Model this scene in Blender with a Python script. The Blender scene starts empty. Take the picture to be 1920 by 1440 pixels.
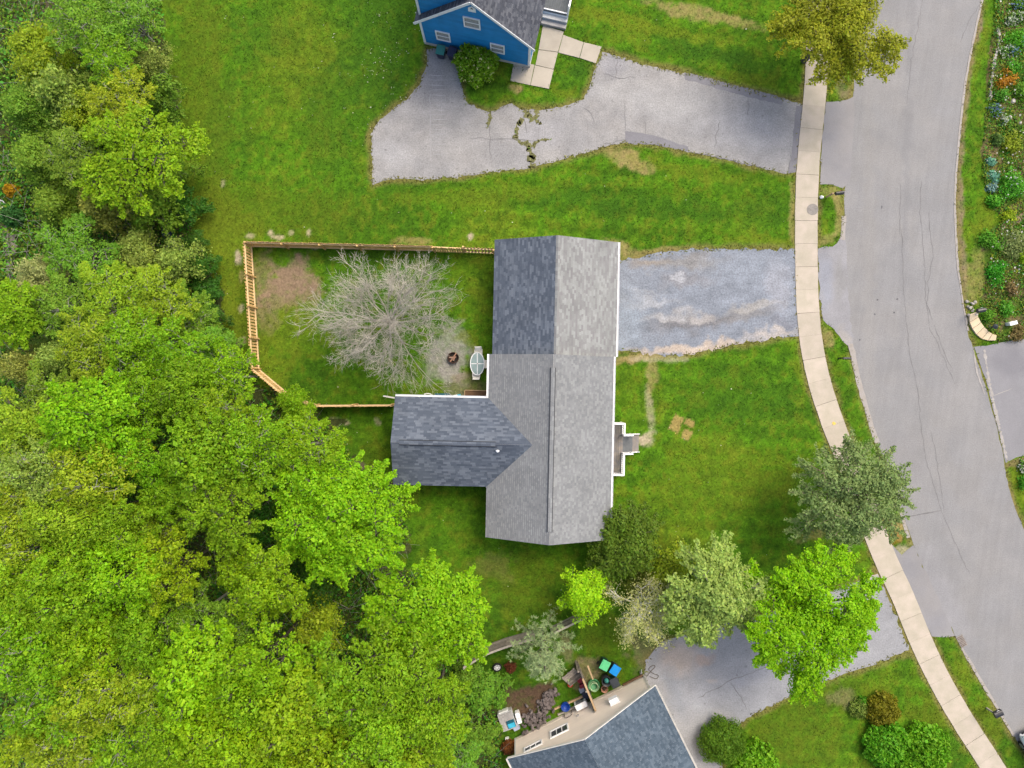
import bpy, bmesh, math, random
import numpy as np
from mathutils import Vector, Matrix

# ------------------------------------------------------------------ camera, sky, sun, exposure
scn = bpy.context.scene
COL = scn.collection
S, H = 0.0375, 50.0            # metres per photo pixel on the ground, camera height

cam_d = bpy.data.cameras.new("camera")
cam_d.sensor_width = 36.0
cam_d.lens = 25.0
cam_d.clip_start = 0.5
cam_d.clip_end = 2000.0
cam = bpy.data.objects.new("camera", cam_d)
cam.location = (0, 0, H)
cam.rotation_euler = (0, 0, 0)
COL.objects.link(cam)
scn.camera = cam

SUN_EL, SUN_AZ = math.radians(54), math.radians(38)      # azimuth clockwise from north (+Y)
world = bpy.data.worlds.new("World")
scn.world = world
world.use_nodes = True
wn = world.node_tree
wn.nodes.clear()
sky = wn.nodes.new("ShaderNodeTexSky")
sky.sky_type = 'NISHITA'
sky.sun_disc = False
sky.sun_elevation = SUN_EL
sky.sun_rotation = SUN_AZ
sky.air_density = 1.0
sky.dust_density = 6.0
sky.ozone_density = 0.6
bg = wn.nodes.new("ShaderNodeBackground")
bg.inputs[1].default_value = 0.15
wo = wn.nodes.new("ShaderNodeOutputWorld")
wn.links.new(sky.outputs[0], bg.inputs[0])
wn.links.new(bg.outputs[0], wo.inputs[0])

sd = bpy.data.lights.new("sun", 'SUN')
sd.energy = 0.95
sd.angle = math.radians(30)
sd.color = (1.0, 0.93, 0.80)
sun = bpy.data.objects.new("sun", sd)
dirv = Vector((math.sin(SUN_AZ) * math.cos(SUN_EL), math.cos(SUN_AZ) * math.cos(SUN_EL), math.sin(SUN_EL)))
sun.rotation_euler = dirv.to_track_quat('Z', 'Y').to_euler()
COL.objects.link(sun)

scn.view_settings.view_transform = 'Standard'
scn.view_settings.look = 'None'
scn.view_settings.gamma = 1.0
scn.view_settings.use_curve_mapping = False
scn.view_settings.exposure = 0.84
scn.render.engine = 'CYCLES'
scn.cycles.max_bounces = 6
scn.cycles.diffuse_bounces = 3
scn.cycles.transmission_bounces = 4

R_ = random.Random(7)
NP = np.random.default_rng(11)
rad = math.radians

# ------------------------------------------------------------------ helpers
def P(px, py, z=0.0):
    k = S * (1 - z / H)
    return Vector(((px - 960) * k, (720 - py) * k, z))

def G(pts):
    return [((a - 960) * S, (720 - b) * S) for a, b in pts]

def wall_hit(px, py, W0, u):
    """where the sight line through a photo pixel meets a vertical wall: (distance along wall, height)"""
    dx, dy = (px - 960) * S, (720 - py) * S
    det = dx * (-u[1]) + u[0] * dy
    k = (W0[0] * (-u[1]) + u[0] * W0[1]) / det
    a = (dx * W0[1] - dy * W0[0]) / det
    return a, H * (1 - k)

WORLD_BUILT = set()            # roots whose children are modelled in world coordinates
def link(o, parent=None):
    COL.objects.link(o)
    if parent is not None:
        o.parent = parent
        if parent.name in WORLD_BUILT:
            o.matrix_parent_inverse = Matrix.Translation(-Vector(parent.location))
    return o
def world_root(*a):
    o = empty(*a)
    WORLD_BUILT.add(o.name)
    return o

def tag(o, label=None, cat=None, group=None, kind=None):
    if label: o['label'] = label
    if cat: o['category'] = cat
    if group: o['group'] = group
    if kind: o['kind'] = kind
    return o

def empty(name, loc=(0, 0, 0), rz=0.0, label=None, cat=None, group=None):
    o = bpy.data.objects.new(name, None)
    o.empty_display_size = 0.3
    o.location = loc
    o.rotation_euler = (0, 0, rz)
    COL.objects.link(o)
    return tag(o, label, cat, group)

def mesh_obj(name, me, parent=None):
    return link(bpy.data.objects.new(name, me), parent)

class MB:
    def __init__(s):
        s.v, s.f = [], []
    def add(s, vs, fs):
        n = len(s.v)
        s.v += [tuple(q) for q in vs]
        s.f += [tuple(i + n for i in q) for q in fs]
        return s
    def box(s, c, d, rz=0.0, rot=None, taper=1.0):
        hx, hy, hz = d[0] / 2, d[1] / 2, d[2] / 2
        vs = [Vector((x * (taper if z < 0 else 1), y * (taper if z < 0 else 1), z)) for z in (-hz, hz) for x, y in ((-hx, -hy), (hx, -hy), (hx, hy), (-hx, hy))]
        m = rot if rot is not None else Matrix.Rotation(rz, 3, 'Z')
        vs = [m @ q + Vector(c) for q in vs]
        return s.add(vs, [(0, 3, 2, 1), (4, 5, 6, 7), (0, 1, 5, 4), (1, 2, 6, 5), (2, 3, 7, 6), (3, 0, 4, 7)])
    def bar(s, a, b, w, h):
        a, b = Vector(a), Vector(b)
        d = b - a
        L = d.length
        x = d.normalized()
        up = Vector((0, 0, 1)) if abs(x.z) < 0.95 else Vector((1, 0, 0))
        y = up.cross(x).normalized()
        z = x.cross(y)
        return s.box((a + b) / 2, (L, w, h), rot=Matrix((x, y, z)).transposed())
    def tube(s, pts, r, n=6, cap=True):
        pts = [Vector(p) for p in pts]
        rs = r if isinstance(r, (list, tuple)) else [r] * len(pts)
        vs, fs = [], []
        for i, p in enumerate(pts):
            t = (pts[min(i + 1, len(pts) - 1)] - pts[max(i - 1, 0)]).normalized()
            up = Vector((0, 0, 1)) if abs(t.z) < 0.9 else Vector((1, 0, 0))
            a = t.cross(up).normalized(); b = t.cross(a)
            for k in range(n):
                th = 2 * math.pi * k / n
                vs.append(p + (a * math.cos(th) + b * math.sin(th)) * rs[i])
        for i in range(len(pts) - 1):
            for k in range(n):
                fs.append((i * n + k, i * n + (k + 1) % n, (i + 1) * n + (k + 1) % n, (i + 1) * n + k))
        if cap:
            fs.append(tuple(range(n))); fs.append(tuple(range((len(pts) - 1) * n + n - 1, (len(pts) - 1) * n - 1, -1)))
        return s.add(vs, fs)
    def lathe(s, prof, c=(0, 0, 0), n=16, sx=1, sy=1):
        vs, fs = [], []
        for r, z in prof:
            for k in range(n):
                th = 2 * math.pi * k / n
                vs.append((c[0] + r * math.cos(th) * sx, c[1] + r * math.sin(th) * sy, c[2] + z))
        for i in range(len(prof) - 1):
            for k in range(n):
                fs.append((i * n + k, i * n + (k + 1) % n, (i + 1) * n + (k + 1) % n, (i + 1) * n + k))
        if prof[0][0] > 1e-4: fs.append(tuple(range(n - 1, -1, -1)))
        if prof[-1][0] > 1e-4: fs.append(tuple(range((len(prof) - 1) * n, len(prof) * n)))
        return s.add(vs, fs)
    def prism(s, poly, z0, z1):
        n = len(poly)
        vs = [(x, y, z0) for x, y in poly] + [(x, y, z1) for x, y in poly]
        fs = [tuple(range(n - 1, -1, -1)), tuple(range(n, 2 * n))] + [(i, (i + 1) % n, n + (i + 1) % n, n + i) for i in range(n)]
        return s.add(vs, fs)
    def mesh(s, name, mat=None, smooth=False):
        me = bpy.data.meshes.new(name)
        me.from_pydata(s.v, [], s.f)
        if mat: me.materials.append(mat)
        if smooth:
            me.polygons.foreach_set('use_smooth', [True] * len(me.polygons))
        me.update()
        return me
    def build(s, name, mat=None, parent=None, smooth=False, bevel=0):
        o = mesh_obj(name, s.mesh(name, mat, smooth), parent)
        if bevel:
            b = o.modifiers.new("bevel", 'BEVEL'); b.width = bevel; b.segments = 2; b.limit_method = 'ANGLE'
        return o

def poly_mesh_np(name, V, k, mat):
    """V: (N,k,3) separate k-gons"""
    N = V.shape[0]
    me = bpy.data.meshes.new(name)
    me.vertices.add(N * k); me.vertices.foreach_set('co', V.reshape(-1).astype(np.float32))
    me.loops.add(N * k); me.loops.foreach_set('vertex_index', np.arange(N * k, dtype=np.int32))
    me.polygons.add(N); me.polygons.foreach_set('loop_start', np.arange(0, N * k, k, dtype=np.int32))
    me.materials.append(mat)
    me.update(calc_edges=True)
    return me

# value noise on numpy arrays
_TAB = np.random.default_rng(3).random((256, 256))
def vnoise(x, y, scale, seed=0):
    x = np.asarray(x) * scale + seed * 17.3; y = np.asarray(y) * scale + seed * 9.1
    xi = np.floor(x).astype(int); yi = np.floor(y).astype(int)
    fx = x - xi; fy = y - yi
    fx = fx * fx * (3 - 2 * fx); fy = fy * fy * (3 - 2 * fy)
    a = _TAB[xi & 255, yi & 255]; b = _TAB[(xi + 1) & 255, yi & 255]
    c = _TAB[xi & 255, (yi + 1) & 255]; d = _TAB[(xi + 1) & 255, (yi + 1) & 255]
    return (a * (1 - fx) + b * fx) * (1 - fy) + (c * (1 - fx) + d * fx) * fy
def fnoise(x, y, scale, seed=0, octv=3):
    t = 0; w = 0; a = 1
    for i in range(octv):
        t = t + a * vnoise(x, y, scale * 2 ** i, seed + i * 5); w += a; a *= 0.55
    return t / w
def sstep(a, b, x):
    t = np.clip((x - a) / (b - a), 0, 1)
    return t * t * (3 - 2 * t)
def inside(poly, x, y):
    r = np.zeros(np.shape(x), bool)
    n = len(poly)
    for i in range(n):
        x1, y1 = poly[i]; x2, y2 = poly[(i + 1) % n]
        if y1 == y2: continue
        c = ((y1 > y) != (y2 > y)) & (x < (x2 - x1) * (y - y1) / (y2 - y1) + x1)
        r ^= c
    return r
def segdist(poly, x, y, closed=True):
    d = np.full(np.shape(x), 1e9)
    n = len(poly)
    for i in range(n if closed else n - 1):
        x1, y1 = poly[i]; x2, y2 = poly[(i + 1) % n]
        L2 = (x2 - x1) ** 2 + (y2 - y1) ** 2 + 1e-9
        t = np.clip(((x - x1) * (x2 - x1) + (y - y1) * (y2 - y1)) / L2, 0, 1)
        d = np.minimum(d, np.hypot(x - x1 - t * (x2 - x1), y - y1 - t * (y2 - y1)))
    return d
def rough_poly(poly, step=0.3, amp=0.05, seed=1):
    out = []
    rr = random.Random(seed)
    n = len(poly)
    for i in range(n):
        a = Vector(poly[i]); b = Vector(poly[(i + 1) % n])
        m = max(1, int((b - a).length / step))
        nrm = Vector((-(b - a).y, (b - a).x)).normalized() if (b - a).length > 1e-6 else Vector((0, 0))
        for k in range(m):
            q = a.lerp(b, k / m) + nrm * rr.gauss(0, amp)
            out.append((q.x, q.y))
    return out
def smooth_line(pts, n=6):
    out = []
    for i in range(len(pts) - 1):
        p0 = Vector(pts[max(i - 1, 0)]); p1 = Vector(pts[i]); p2 = Vector(pts[i + 1]); p3 = Vector(pts[min(i + 2, len(pts) - 1)])
        for k in range(n):
            t = k / n
            q = 0.5 * ((2 * p1) + (p2 - p0) * t + (2 * p0 - 5 * p1 + 4 * p2 - p3) * t * t + (3 * p1 - p0 - 3 * p2 + p3) * t ** 3)
            out.append(tuple(q))
    out.append(tuple(pts[-1]))
    return out
def sheet(name, poly, z, mat, parent=None, thick=0.0):
    bm = bmesh.new()
    vs = [bm.verts.new((x, y, z)) for x, y in poly]
    f = bm.faces.new(vs)
    if f.normal.z < 0 or f.calc_area() == 0: pass
    bmesh.ops.recalc_face_normals(bm, faces=[f])
    if f.normal.z < 0: f.normal_flip()
    bmesh.ops.triangulate(bm, faces=bm.faces[:], ngon_method='EAR_CLIP')
    for q in bm.faces:
        if q.normal.z < 0: q.normal_flip()
    me = bpy.data.meshes.new(name); bm.to_mesh(me); bm.free()
    me.materials.append(mat)
    return mesh_obj(name, me, parent)
def strip_poly(line, w0, w1=None):
    """polygon following a line, w0 on the left and w1 on the right"""
    w1 = w0 if w1 is None else w1
    L, Rr = [], []
    for i, p in enumerate(line):
        a = Vector(line[max(i - 1, 0)]); b = Vector(line[min(i + 1, len(line) - 1)])
        t = (b - a).normalized(); n = Vector((-t.y, t.x))
        L.append(tuple(Vector(p) + n * w0)); Rr.append(tuple(Vector(p) - n * w1))
    return L + Rr[::-1]

# ------------------------------------------------------------------ materials
def newmat(name):
    m = bpy.data.materials.new(name); m.use_nodes = True
    nt = m.node_tree; nt.nodes.clear()
    out = nt.nodes.new("ShaderNodeOutputMaterial")
    return m, nt, out
def nd(nt, t, **kw):
    n = nt.nodes.new("ShaderNode" + t)
    for k, v in kw.items(): setattr(n, k, v)
    return n
def val(nt, sock, v):
    if isinstance(v, (int, float)): sock.default_value = v
    elif isinstance(v, tuple): sock.default_value = v if len(v) == len(sock.default_value) else (*v, 1)
    else: nt.links.new(v, sock)
def math_(nt, op, a, b=0.0, c=0.0, clamp=False):
    n = nd(nt, "Math", operation=op, use_clamp=clamp)
    val(nt, n.inputs[0], a); val(nt, n.inputs[1], b); val(nt, n.inputs[2], c)
    return n.outputs[0]
def mixc(nt, fac, a, b, mode='MIX'):
    n = nd(nt, "MixRGB", blend_type=mode)
    val(nt, n.inputs[0], fac); val(nt, n.inputs[1], a); val(nt, n.inputs[2], b)
    return n.outputs[0]
def noise(nt, vec, scale, detail=3.0, rough=0.55, dist=0.0):
    n = nd(nt, "TexNoise"); val(nt, n.inputs['Vector'], vec)
    n.inputs['Scale'].default_value = scale; n.inputs['Detail'].default_value = detail
    n.inputs['Roughness'].default_value = rough; n.inputs['Distortion'].default_value = dist
    return n.outputs['Fac']
def maprange(nt, v, a, b, c, d):
    n = nd(nt, "MapRange"); val(nt, n.inputs[0], v)
    for i, q in enumerate((a, b, c, d)): n.inputs[i + 1].default_value = q
    return n.outputs[0]
def principled(nt, out, col, rough=0.8, spec=0.3, metal=0.0, bump=None, bstr=0.3, bdist=0.02):
    b = nd(nt, "BsdfPrincipled")
    val(nt, b.inputs['Base Color'], col); val(nt, b.inputs['Roughness'], rough)
    b.inputs['Specular IOR Level'].default_value = spec; b.inputs['Metallic'].default_value = metal
    if bump is not None:
        bp = nd(nt, "Bump"); bp.inputs['Strength'].default_value = bstr; bp.inputs['Distance'].default_value = bdist
        nt.links.new(bump, bp.inputs['Height']); nt.links.new(bp.outputs[0], b.inputs['Normal'])
    nt.links.new(b.outputs[0], out.inputs[0])
    return b
def mat(name, col, rough=0.75, var=0.18, scale=3.0, isl=0.0, spec=0.3, metal=0.0, bump=0.0, fine=40.0, obrand=0.0, tint=None):
    m, nt, out = newmat(name)
    geo = nd(nt, "NewGeometry")
    pos = geo.outputs['Position']
    n1 = noise(nt, pos, scale, 4)
    n2 = noise(nt, pos, fine, 2)
    f = maprange(nt, n1, 0.3, 0.7, 1 - var, 1 + var)
    f = math_(nt, 'MULTIPLY', f, maprange(nt, n2, 0.3, 0.7, 1 - var * 0.6, 1 + var * 0.6))
    if isl: f = math_(nt, 'MULTIPLY', f, maprange(nt, geo.outputs['Random Per Island'], 0, 1, 1 - isl, 1 + isl))
    if obrand:
        oi = nd(nt, "ObjectInfo")
        f = math_(nt, 'MULTIPLY', f, maprange(nt, oi.outputs['Random'], 0, 1, 1 - obrand, 1 + obrand))
    c = col if len(col) == 4 else (*col, 1)
    base = c
    if tint: base = mixc(nt, maprange(nt, n1, 0.4, 0.65, 0, 1), c, (*tint, 1))
    cc = nd(nt, "VectorMath", operation='SCALE')
    val(nt, cc.inputs[0], base[:3] if isinstance(base, tuple) else base); nt.links.new(f, cc.inputs['Scale'])
    principled(nt, out, cc.outputs[0], rough, spec, metal, n2 if bump else None, bump)
    return m

def leaf_mat(name, col=None, hv=0.015, vlo=0.78, vhi=1.2, trans=0.40, rough=0.6):
    """colour from the object's own colour (or col), varied leaf by leaf"""
    m, nt, out = newmat(name)
    geo = nd(nt, "NewGeometry")
    r = geo.outputs['Random Per Island']
    r2 = math_(nt, 'FRACT', math_(nt, 'MULTIPLY', r, 37.7))
    if col is None:
        oi = nd(nt, "ObjectInfo"); c = oi.outputs['Color']
    else: c = (*col, 1)
    n1 = noise(nt, geo.outputs['Position'], 0.9, 2)
    hs = nd(nt, "HueSaturation")
    nt.links.new(maprange(nt, r2, 0, 1, 0.5 - hv, 0.5 + hv), hs.inputs['Hue'])
    hs.inputs['Saturation'].default_value = 1.0
    v = math_(nt, 'MULTIPLY', maprange(nt, r, 0, 1, vlo, vhi), maprange(nt, n1, 0.3, 0.7, 0.85, 1.15))
    nt.links.new(v, hs.inputs['Value'])
    val(nt, hs.inputs['Color'], c)
    b = nd(nt, "BsdfPrincipled"); nt.links.new(hs.outputs[0], b.inputs['Base Color'])
    b.inputs['Roughness'].default_value = rough; b.inputs['Specular IOR Level'].default_value = 0.25
    t = nd(nt, "BsdfTranslucent"); nt.links.new(hs.outputs[0], t.inputs['Color'])
    mx = nd(nt, "MixShader"); mx.inputs[0].default_value = trans
    nt.links.new(b.outputs[0], mx.inputs[1]); nt.links.new(t.outputs[0], mx.inputs[2])
    nt.links.new(mx.outputs[0], out.inputs[0])
    return m

def attr_mat(name, rough=0.95, fine=9.0, isl=0.0, bstr=0.4, trans=0.0):
    """colour from the surface's own 'tone' attribute with fine grain on top"""
    m, nt, out = newmat(name)
    geo = nd(nt, "NewGeometry")
    at = nd(nt, "Attribute"); at.attribute_name = 'tone'
    n2 = noise(nt, geo.outputs['Position'], fine, 3, 0.7)
    f = maprange(nt, n2, 0.25, 0.75, 0.62, 1.42)
    if isl: f = math_(nt, 'MULTIPLY', f, maprange(nt, geo.outputs['Random Per Island'], 0, 1, 1 - isl, 1 + isl))
    sc = nd(nt, "VectorMath", operation='SCALE'); nt.links.new(at.outputs['Color'], sc.inputs[0]); nt.links.new(f, sc.inputs['Scale'])
    b = principled(nt, out, sc.outputs[0], rough, 0.1, 0, n2, bstr, 0.04)
    if trans:
        t = nd(nt, "BsdfTranslucent"); nt.links.new(sc.outputs[0], t.inputs['Color'])
        mx = nd(nt, "MixShader"); mx.inputs[0].default_value = trans
        nt.links.new(b.outputs[0], mx.inputs[1]); nt.links.new(t.outputs[0], mx.inputs[2]); nt.links.new(mx.outputs[0], out.inputs[0])
    return m

def blob_mat(name, base, blobs, var=0.1, scale=0.5, fine=14.0, fvar=0.14, rough=0.9, streak=None, warp=0.8, speck=None, bstr=0.25, tint=None):
    """ground covering with stains and painted shade of their own shape: blobs = (px, py, rx, ry, angle deg, colour, strength)"""
    m, nt, out = newmat(name)
    geo = nd(nt, "NewGeometry"); pos = geo.outputs['Position']
    nw = nd(nt, "TexNoise"); nt.links.new(pos, nw.inputs['Vector']); nw.inputs['Scale'].default_value = 0.9; nw.inputs['Detail'].default_value = 4
    w1 = nd(nt, "VectorMath", operation='SUBTRACT'); nt.links.new(nw.outputs['Color'], w1.inputs[0]); w1.inputs[1].default_value = (0.5, 0.5, 0.5)
    w2 = nd(nt, "VectorMath", operation='SCALE'); nt.links.new(w1.outputs[0], w2.inputs[0]); w2.inputs['Scale'].default_value = warp * 2
    w3 = nd(nt, "VectorMath", operation='ADD'); nt.links.new(pos, w3.inputs[0]); nt.links.new(w2.outputs[0], w3.inputs[1])
    n1 = noise(nt, pos, scale, 4); n2 = noise(nt, pos, fine, 3, 0.7)
    col = (*base, 1)
    if tint: col = mixc(nt, maprange(nt, noise(nt, pos, 0.35, 3), 0.4, 0.62, 0, 1), col, (*tint, 1))
    for px, py, rx, ry, ang, c, st in blobs:
        x, y = (px - 960) * S, (720 - py) * S
        mp = nd(nt, "Mapping", vector_type='TEXTURE'); nt.links.new(w3.outputs[0], mp.inputs[0])
        mp.inputs['Location'].default_value = (x, y, 0); mp.inputs['Rotation'].default_value = (0, 0, rad(ang)); mp.inputs['Scale'].default_value = (rx * S, ry * S, 1e3)
        ln = nd(nt, "VectorMath", operation='LENGTH'); nt.links.new(mp.outputs[0], ln.inputs[0])
        fm = maprange(nt, ln.outputs['Value'], 0.45, 1.15, st, 0)
        col = mixc(nt, fm, col, (*c, 1))
    f = math_(nt, 'MULTIPLY', maprange(nt, n1, 0.3, 0.7, 1 - var, 1 + var), maprange(nt, n2, 0.3, 0.7, 1 - fvar, 1 + fvar))
    if streak:
        ang, sx, sy, amt = streak
        mp = nd(nt, "Mapping", vector_type='TEXTURE'); nt.links.new(pos, mp.inputs[0]); mp.inputs['Rotation'].default_value = (0, 0, rad(ang)); mp.inputs['Scale'].default_value = (sx, sy, 1)
        f = math_(nt, 'MULTIPLY', f, maprange(nt, noise(nt, mp.outputs[0], 1.0, 4), 0.3, 0.7, 1 - amt, 1 + amt))
    if speck:
        f = math_(nt, 'MULTIPLY', f, maprange(nt, noise(nt, pos, speck, 1, 0.4), 0.70, 0.80, 1, 0.72))
    sc = nd(nt, "VectorMath", operation='SCALE'); val(nt, sc.inputs[0], col[:3] if isinstance(col, tuple) else col); nt.links.new(f, sc.inputs['Scale'])
    principled(nt, out, sc.outputs[0], rough, 0.2, 0, n2, bstr, 0.02)
    return m

M = {}
M['white'] = mat('white_paint', (0.80, 0.80, 0.80), 0.5, 0.06)
M['offwhite'] = mat('off_white_trim', (0.62, 0.60, 0.55), 0.55, 0.1)
M['blue_siding'] = mat('blue_siding', (0.012, 0.205, 0.47), 0.55, 0.1, 1.5, obrand=0.08)
M['beige_siding'] = mat('beige_siding', (0.74, 0.645, 0.55), 0.65, 0.05, 1.2, obrand=0.03)
M['vinyl_grey'] = mat('pale_grey_siding', (0.42, 0.43, 0.43), 0.6, 0.06)
M['concrete'] = mat('sidewalk_concrete', (0.385, 0.348, 0.275), 0.9, 0.09, 1.1, obrand=0.055, bump=0.1, fine=18, tint=(0.40, 0.35, 0.29))
M['concrete_path'] = mat('path_concrete', (0.36, 0.325, 0.265), 0.9, 0.1, 0.9, obrand=0.05, bump=0.1)
M['concrete_grey'] = mat('grey_concrete', (0.30, 0.29, 0.28), 0.9, 0.15, 1.3)
M['joint'] = mat('dark_joint', (0.06, 0.055, 0.05), 0.95, 0.2)
M['glass'] = mat('window_glass', (0.05, 0.06, 0.07), 0.08, 0.05, spec=0.6)
M['blind'] = mat('window_blind', (0.42, 0.42, 0.41), 0.7, 0.05)
M['dark'] = mat('dark_gap', (0.02, 0.022, 0.026), 0.8, 0.1)
M['black'] = mat('black_plastic', (0.015, 0.016, 0.02), 0.4, 0.1, spec=0.5)
M['navy'] = mat('navy_plastic', (0.012, 0.02, 0.055), 0.45, 0.15, spec=0.5)
M['teal_lid'] = mat('teal_green_plastic', (0.03, 0.17, 0.15), 0.5, 0.15)
M['green_lid'] = mat('bright_green_plastic', (0.10, 0.47, 0.20), 0.5, 0.08)
M['blue_lid'] = mat('bright_blue_plastic', (0.005, 0.22, 0.58), 0.5, 0.08)
M['blue_bucket'] = mat('royal_blue_plastic', (0.008, 0.04, 0.24), 0.45, 0.1)
M['teal'] = mat('teal_blue_plastic', (0.006, 0.075, 0.11), 0.5, 0.15)
M['aqua'] = mat('aqua_plastic', (0.04, 0.36, 0.52), 0.5, 0.15)
M['red'] = mat('red_plastic', (0.40, 0.03, 0.012), 0.45, 0.2)
M['pink'] = mat('faded_red_plastic', (0.36, 0.05, 0.07), 0.5, 0.2)
M['cart_grey'] = mat('charcoal_cart', (0.035, 0.042, 0.05), 0.5, 0.15)
M['cart_green'] = mat('dark_green_cart', (0.012, 0.06, 0.045), 0.5, 0.15)
M['fence_new'] = mat('new_pine_boards', (0.56, 0.36, 0.14), 0.8, 0.14, 5.0, obrand=0.14, tint=(0.62, 0.43, 0.20))
M['fence_rail'] = mat('pale_pine_rail', (0.60, 0.44, 0.24), 0.8, 0.12, 4.0)
M['plank_old'] = mat('weathered_grey_plank', (0.20, 0.175, 0.145), 0.9, 0.25, 5.0, obrand=0.35)
M['plank_pale'] = mat('silvered_plank', (0.33, 0.30, 0.25), 0.9, 0.15, 5.0)
M['deck'] = mat('grey_deck_board', (0.19, 0.18, 0.175), 0.8, 0.12, 4.0, obrand=0.14, tint=(0.22, 0.19, 0.155))
M['step'] = mat('slate_grey_step', (0.115, 0.125, 0.13), 0.8, 0.15, 4.0)
M['tan_wood'] = mat('tan_timber', (0.40, 0.28, 0.16), 0.8, 0.15, 4.0)
M['brown_wood'] = mat('brown_timber', (0.13, 0.075, 0.04), 0.85, 0.25, 3.0)
M['soil'] = mat('garden_soil', (0.07, 0.042, 0.026), 0.95, 0.35, 2.0, fine=12)
M['bark'] = mat('bark', (0.095, 0.082, 0.066), 0.9, 0.25, 4.0)
M['grey_bark'] = mat('grey_lichen_bark', (0.30, 0.285, 0.25), 0.9, 0.18, 1.5, isl=0.25, tint=(0.24, 0.25, 0.19))
M['bare_bark'] = mat('bare_branch_bark', (0.455, 0.425, 0.36), 0.9, 0.18, 0.8, isl=0.25, tint=(0.39, 0.36, 0.31))
M['birch_bark'] = mat('birch_bark', (0.74, 0.71, 0.65), 0.8, 0.15, 3.0)
M['pine_bark'] = mat('pinkish_bark', (0.30, 0.23, 0.19), 0.9, 0.18, 3.0)
M['rust'] = mat('rusty_iron', (0.045, 0.022, 0.015), 0.8, 0.4, 6.0)
M['char'] = mat('charred_ash', (0.02, 0.017, 0.015), 0.95, 0.4, 8.0)
M['log'] = mat('split_log', (0.30, 0.17, 0.11), 0.85, 0.2, 6.0)
M['glass_table'] = mat('frosted_glass', (0.22, 0.30, 0.29), 0.2, 0.12, 3.0, spec=0.5)
M['cream_metal'] = mat('cream_metal', (0.76, 0.74, 0.67), 0.5, 0.08)
M['steel'] = mat('silver_metal', (0.5, 0.5, 0.5), 0.35, 0.1, metal=0.8)
M['rubber'] = mat('tyre_rubber', (0.018, 0.018, 0.018), 0.8, 0.1)
M['stone'] = mat('limestone_paver', (0.55, 0.46, 0.32), 0.9, 0.18, 2.0, obrand=0.12, tint=(0.47, 0.36, 0.23))
M['edging'] = mat('edging_stone', (0.30, 0.28, 0.25), 0.9, 0.2, 3.0, obrand=0.3)
M['rock'] = mat('purple_grey_rock', (0.125, 0.105, 0.10), 0.85, 0.25, 2.5, obrand=0.3)
M['iron'] = mat('cast_iron_cover', (0.22, 0.205, 0.185), 0.8, 0.2, 8.0)
M['basin'] = mat('rusty_grate', (0.13, 0.10, 0.085), 0.8, 0.3, 8.0)
M['yellow_mark'] = mat('yellow_paint_mark', (0.6, 0.42, 0.10), 0.8, 0.2, 9.0)
M['car_white'] = mat('white_car_paint', (0.72, 0.74, 0.76), 0.25, 0.02, spec=0.6)
M['hose'] = mat('dark_hose', (0.10, 0.085, 0.07), 0.6, 0.1)
M['green_plastic'] = mat('green_tub_plastic', (0.06, 0.22, 0.09), 0.5, 0.2)
M['hose_green'] = mat('pale_green_hose', (0.28, 0.38, 0.22), 0.5, 0.2)
M['lavender'] = mat('pale_blue_plastic', (0.30, 0.33, 0.42), 0.5, 0.2)
M['terracotta'] = mat('terracotta', (0.33, 0.17, 0.11), 0.8, 0.2)
M['foundation'] = mat('foundation_concrete', (0.45, 0.44, 0.42), 0.9, 0.1)

def shingle_mat(name, dark, mid, light, cool=None):
    m, nt, out = newmat(name)
    geo = nd(nt, "NewGeometry")
    r = geo.outputs['Random Per Island']
    n1 = noise(nt, geo.outputs['Position'], 0.7, 4)
    n2 = noise(nt, geo.outputs['Position'], 30, 2)
    cr = nd(nt, "ValToRGB"); nt.links.new(r, cr.inputs[0])
    e = cr.color_ramp.elements
    e[0].position = 0.0; e[0].color = (*dark, 1); e[1].position = 1.0; e[1].color = (*light, 1)
    q = e.new(0.5); q.color = (*mid, 1)
    f = math_(nt, 'MULTIPLY', maprange(nt, n1, 0.3, 0.7, 0.9, 1.1), maprange(nt, n2, 0.3, 0.7, 0.9, 1.1))
    sc = nd(nt, "VectorMath", operation='SCALE'); nt.links.new(cr.outputs[0], sc.inputs[0]); nt.links.new(f, sc.inputs['Scale'])
    principled(nt, out, sc.outputs[0], 0.9, 0.15, 0, n2, 0.3, 0.01)
    return m
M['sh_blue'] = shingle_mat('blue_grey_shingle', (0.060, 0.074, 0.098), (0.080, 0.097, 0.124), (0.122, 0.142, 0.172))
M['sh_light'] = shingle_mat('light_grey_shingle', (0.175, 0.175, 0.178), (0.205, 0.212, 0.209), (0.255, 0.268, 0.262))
M['sh_grey'] = shingle_mat('weathered_grey_shingle', (0.158, 0.166, 0.172), (0.183, 0.192, 0.197), (0.220, 0.231, 0.232))
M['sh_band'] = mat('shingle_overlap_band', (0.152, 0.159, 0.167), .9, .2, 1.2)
M['sh_char'] = shingle_mat('charcoal_shingle', (0.048, 0.052, 0.066), (0.068, 0.075, 0.092), (0.11, 0.117, 0.134))
M['sh_slate'] = shingle_mat('slate_blue_shingle', (0.052, 0.074, 0.098), (0.070, 0.096, 0.124), (0.100, 0.130, 0.160))

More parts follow.
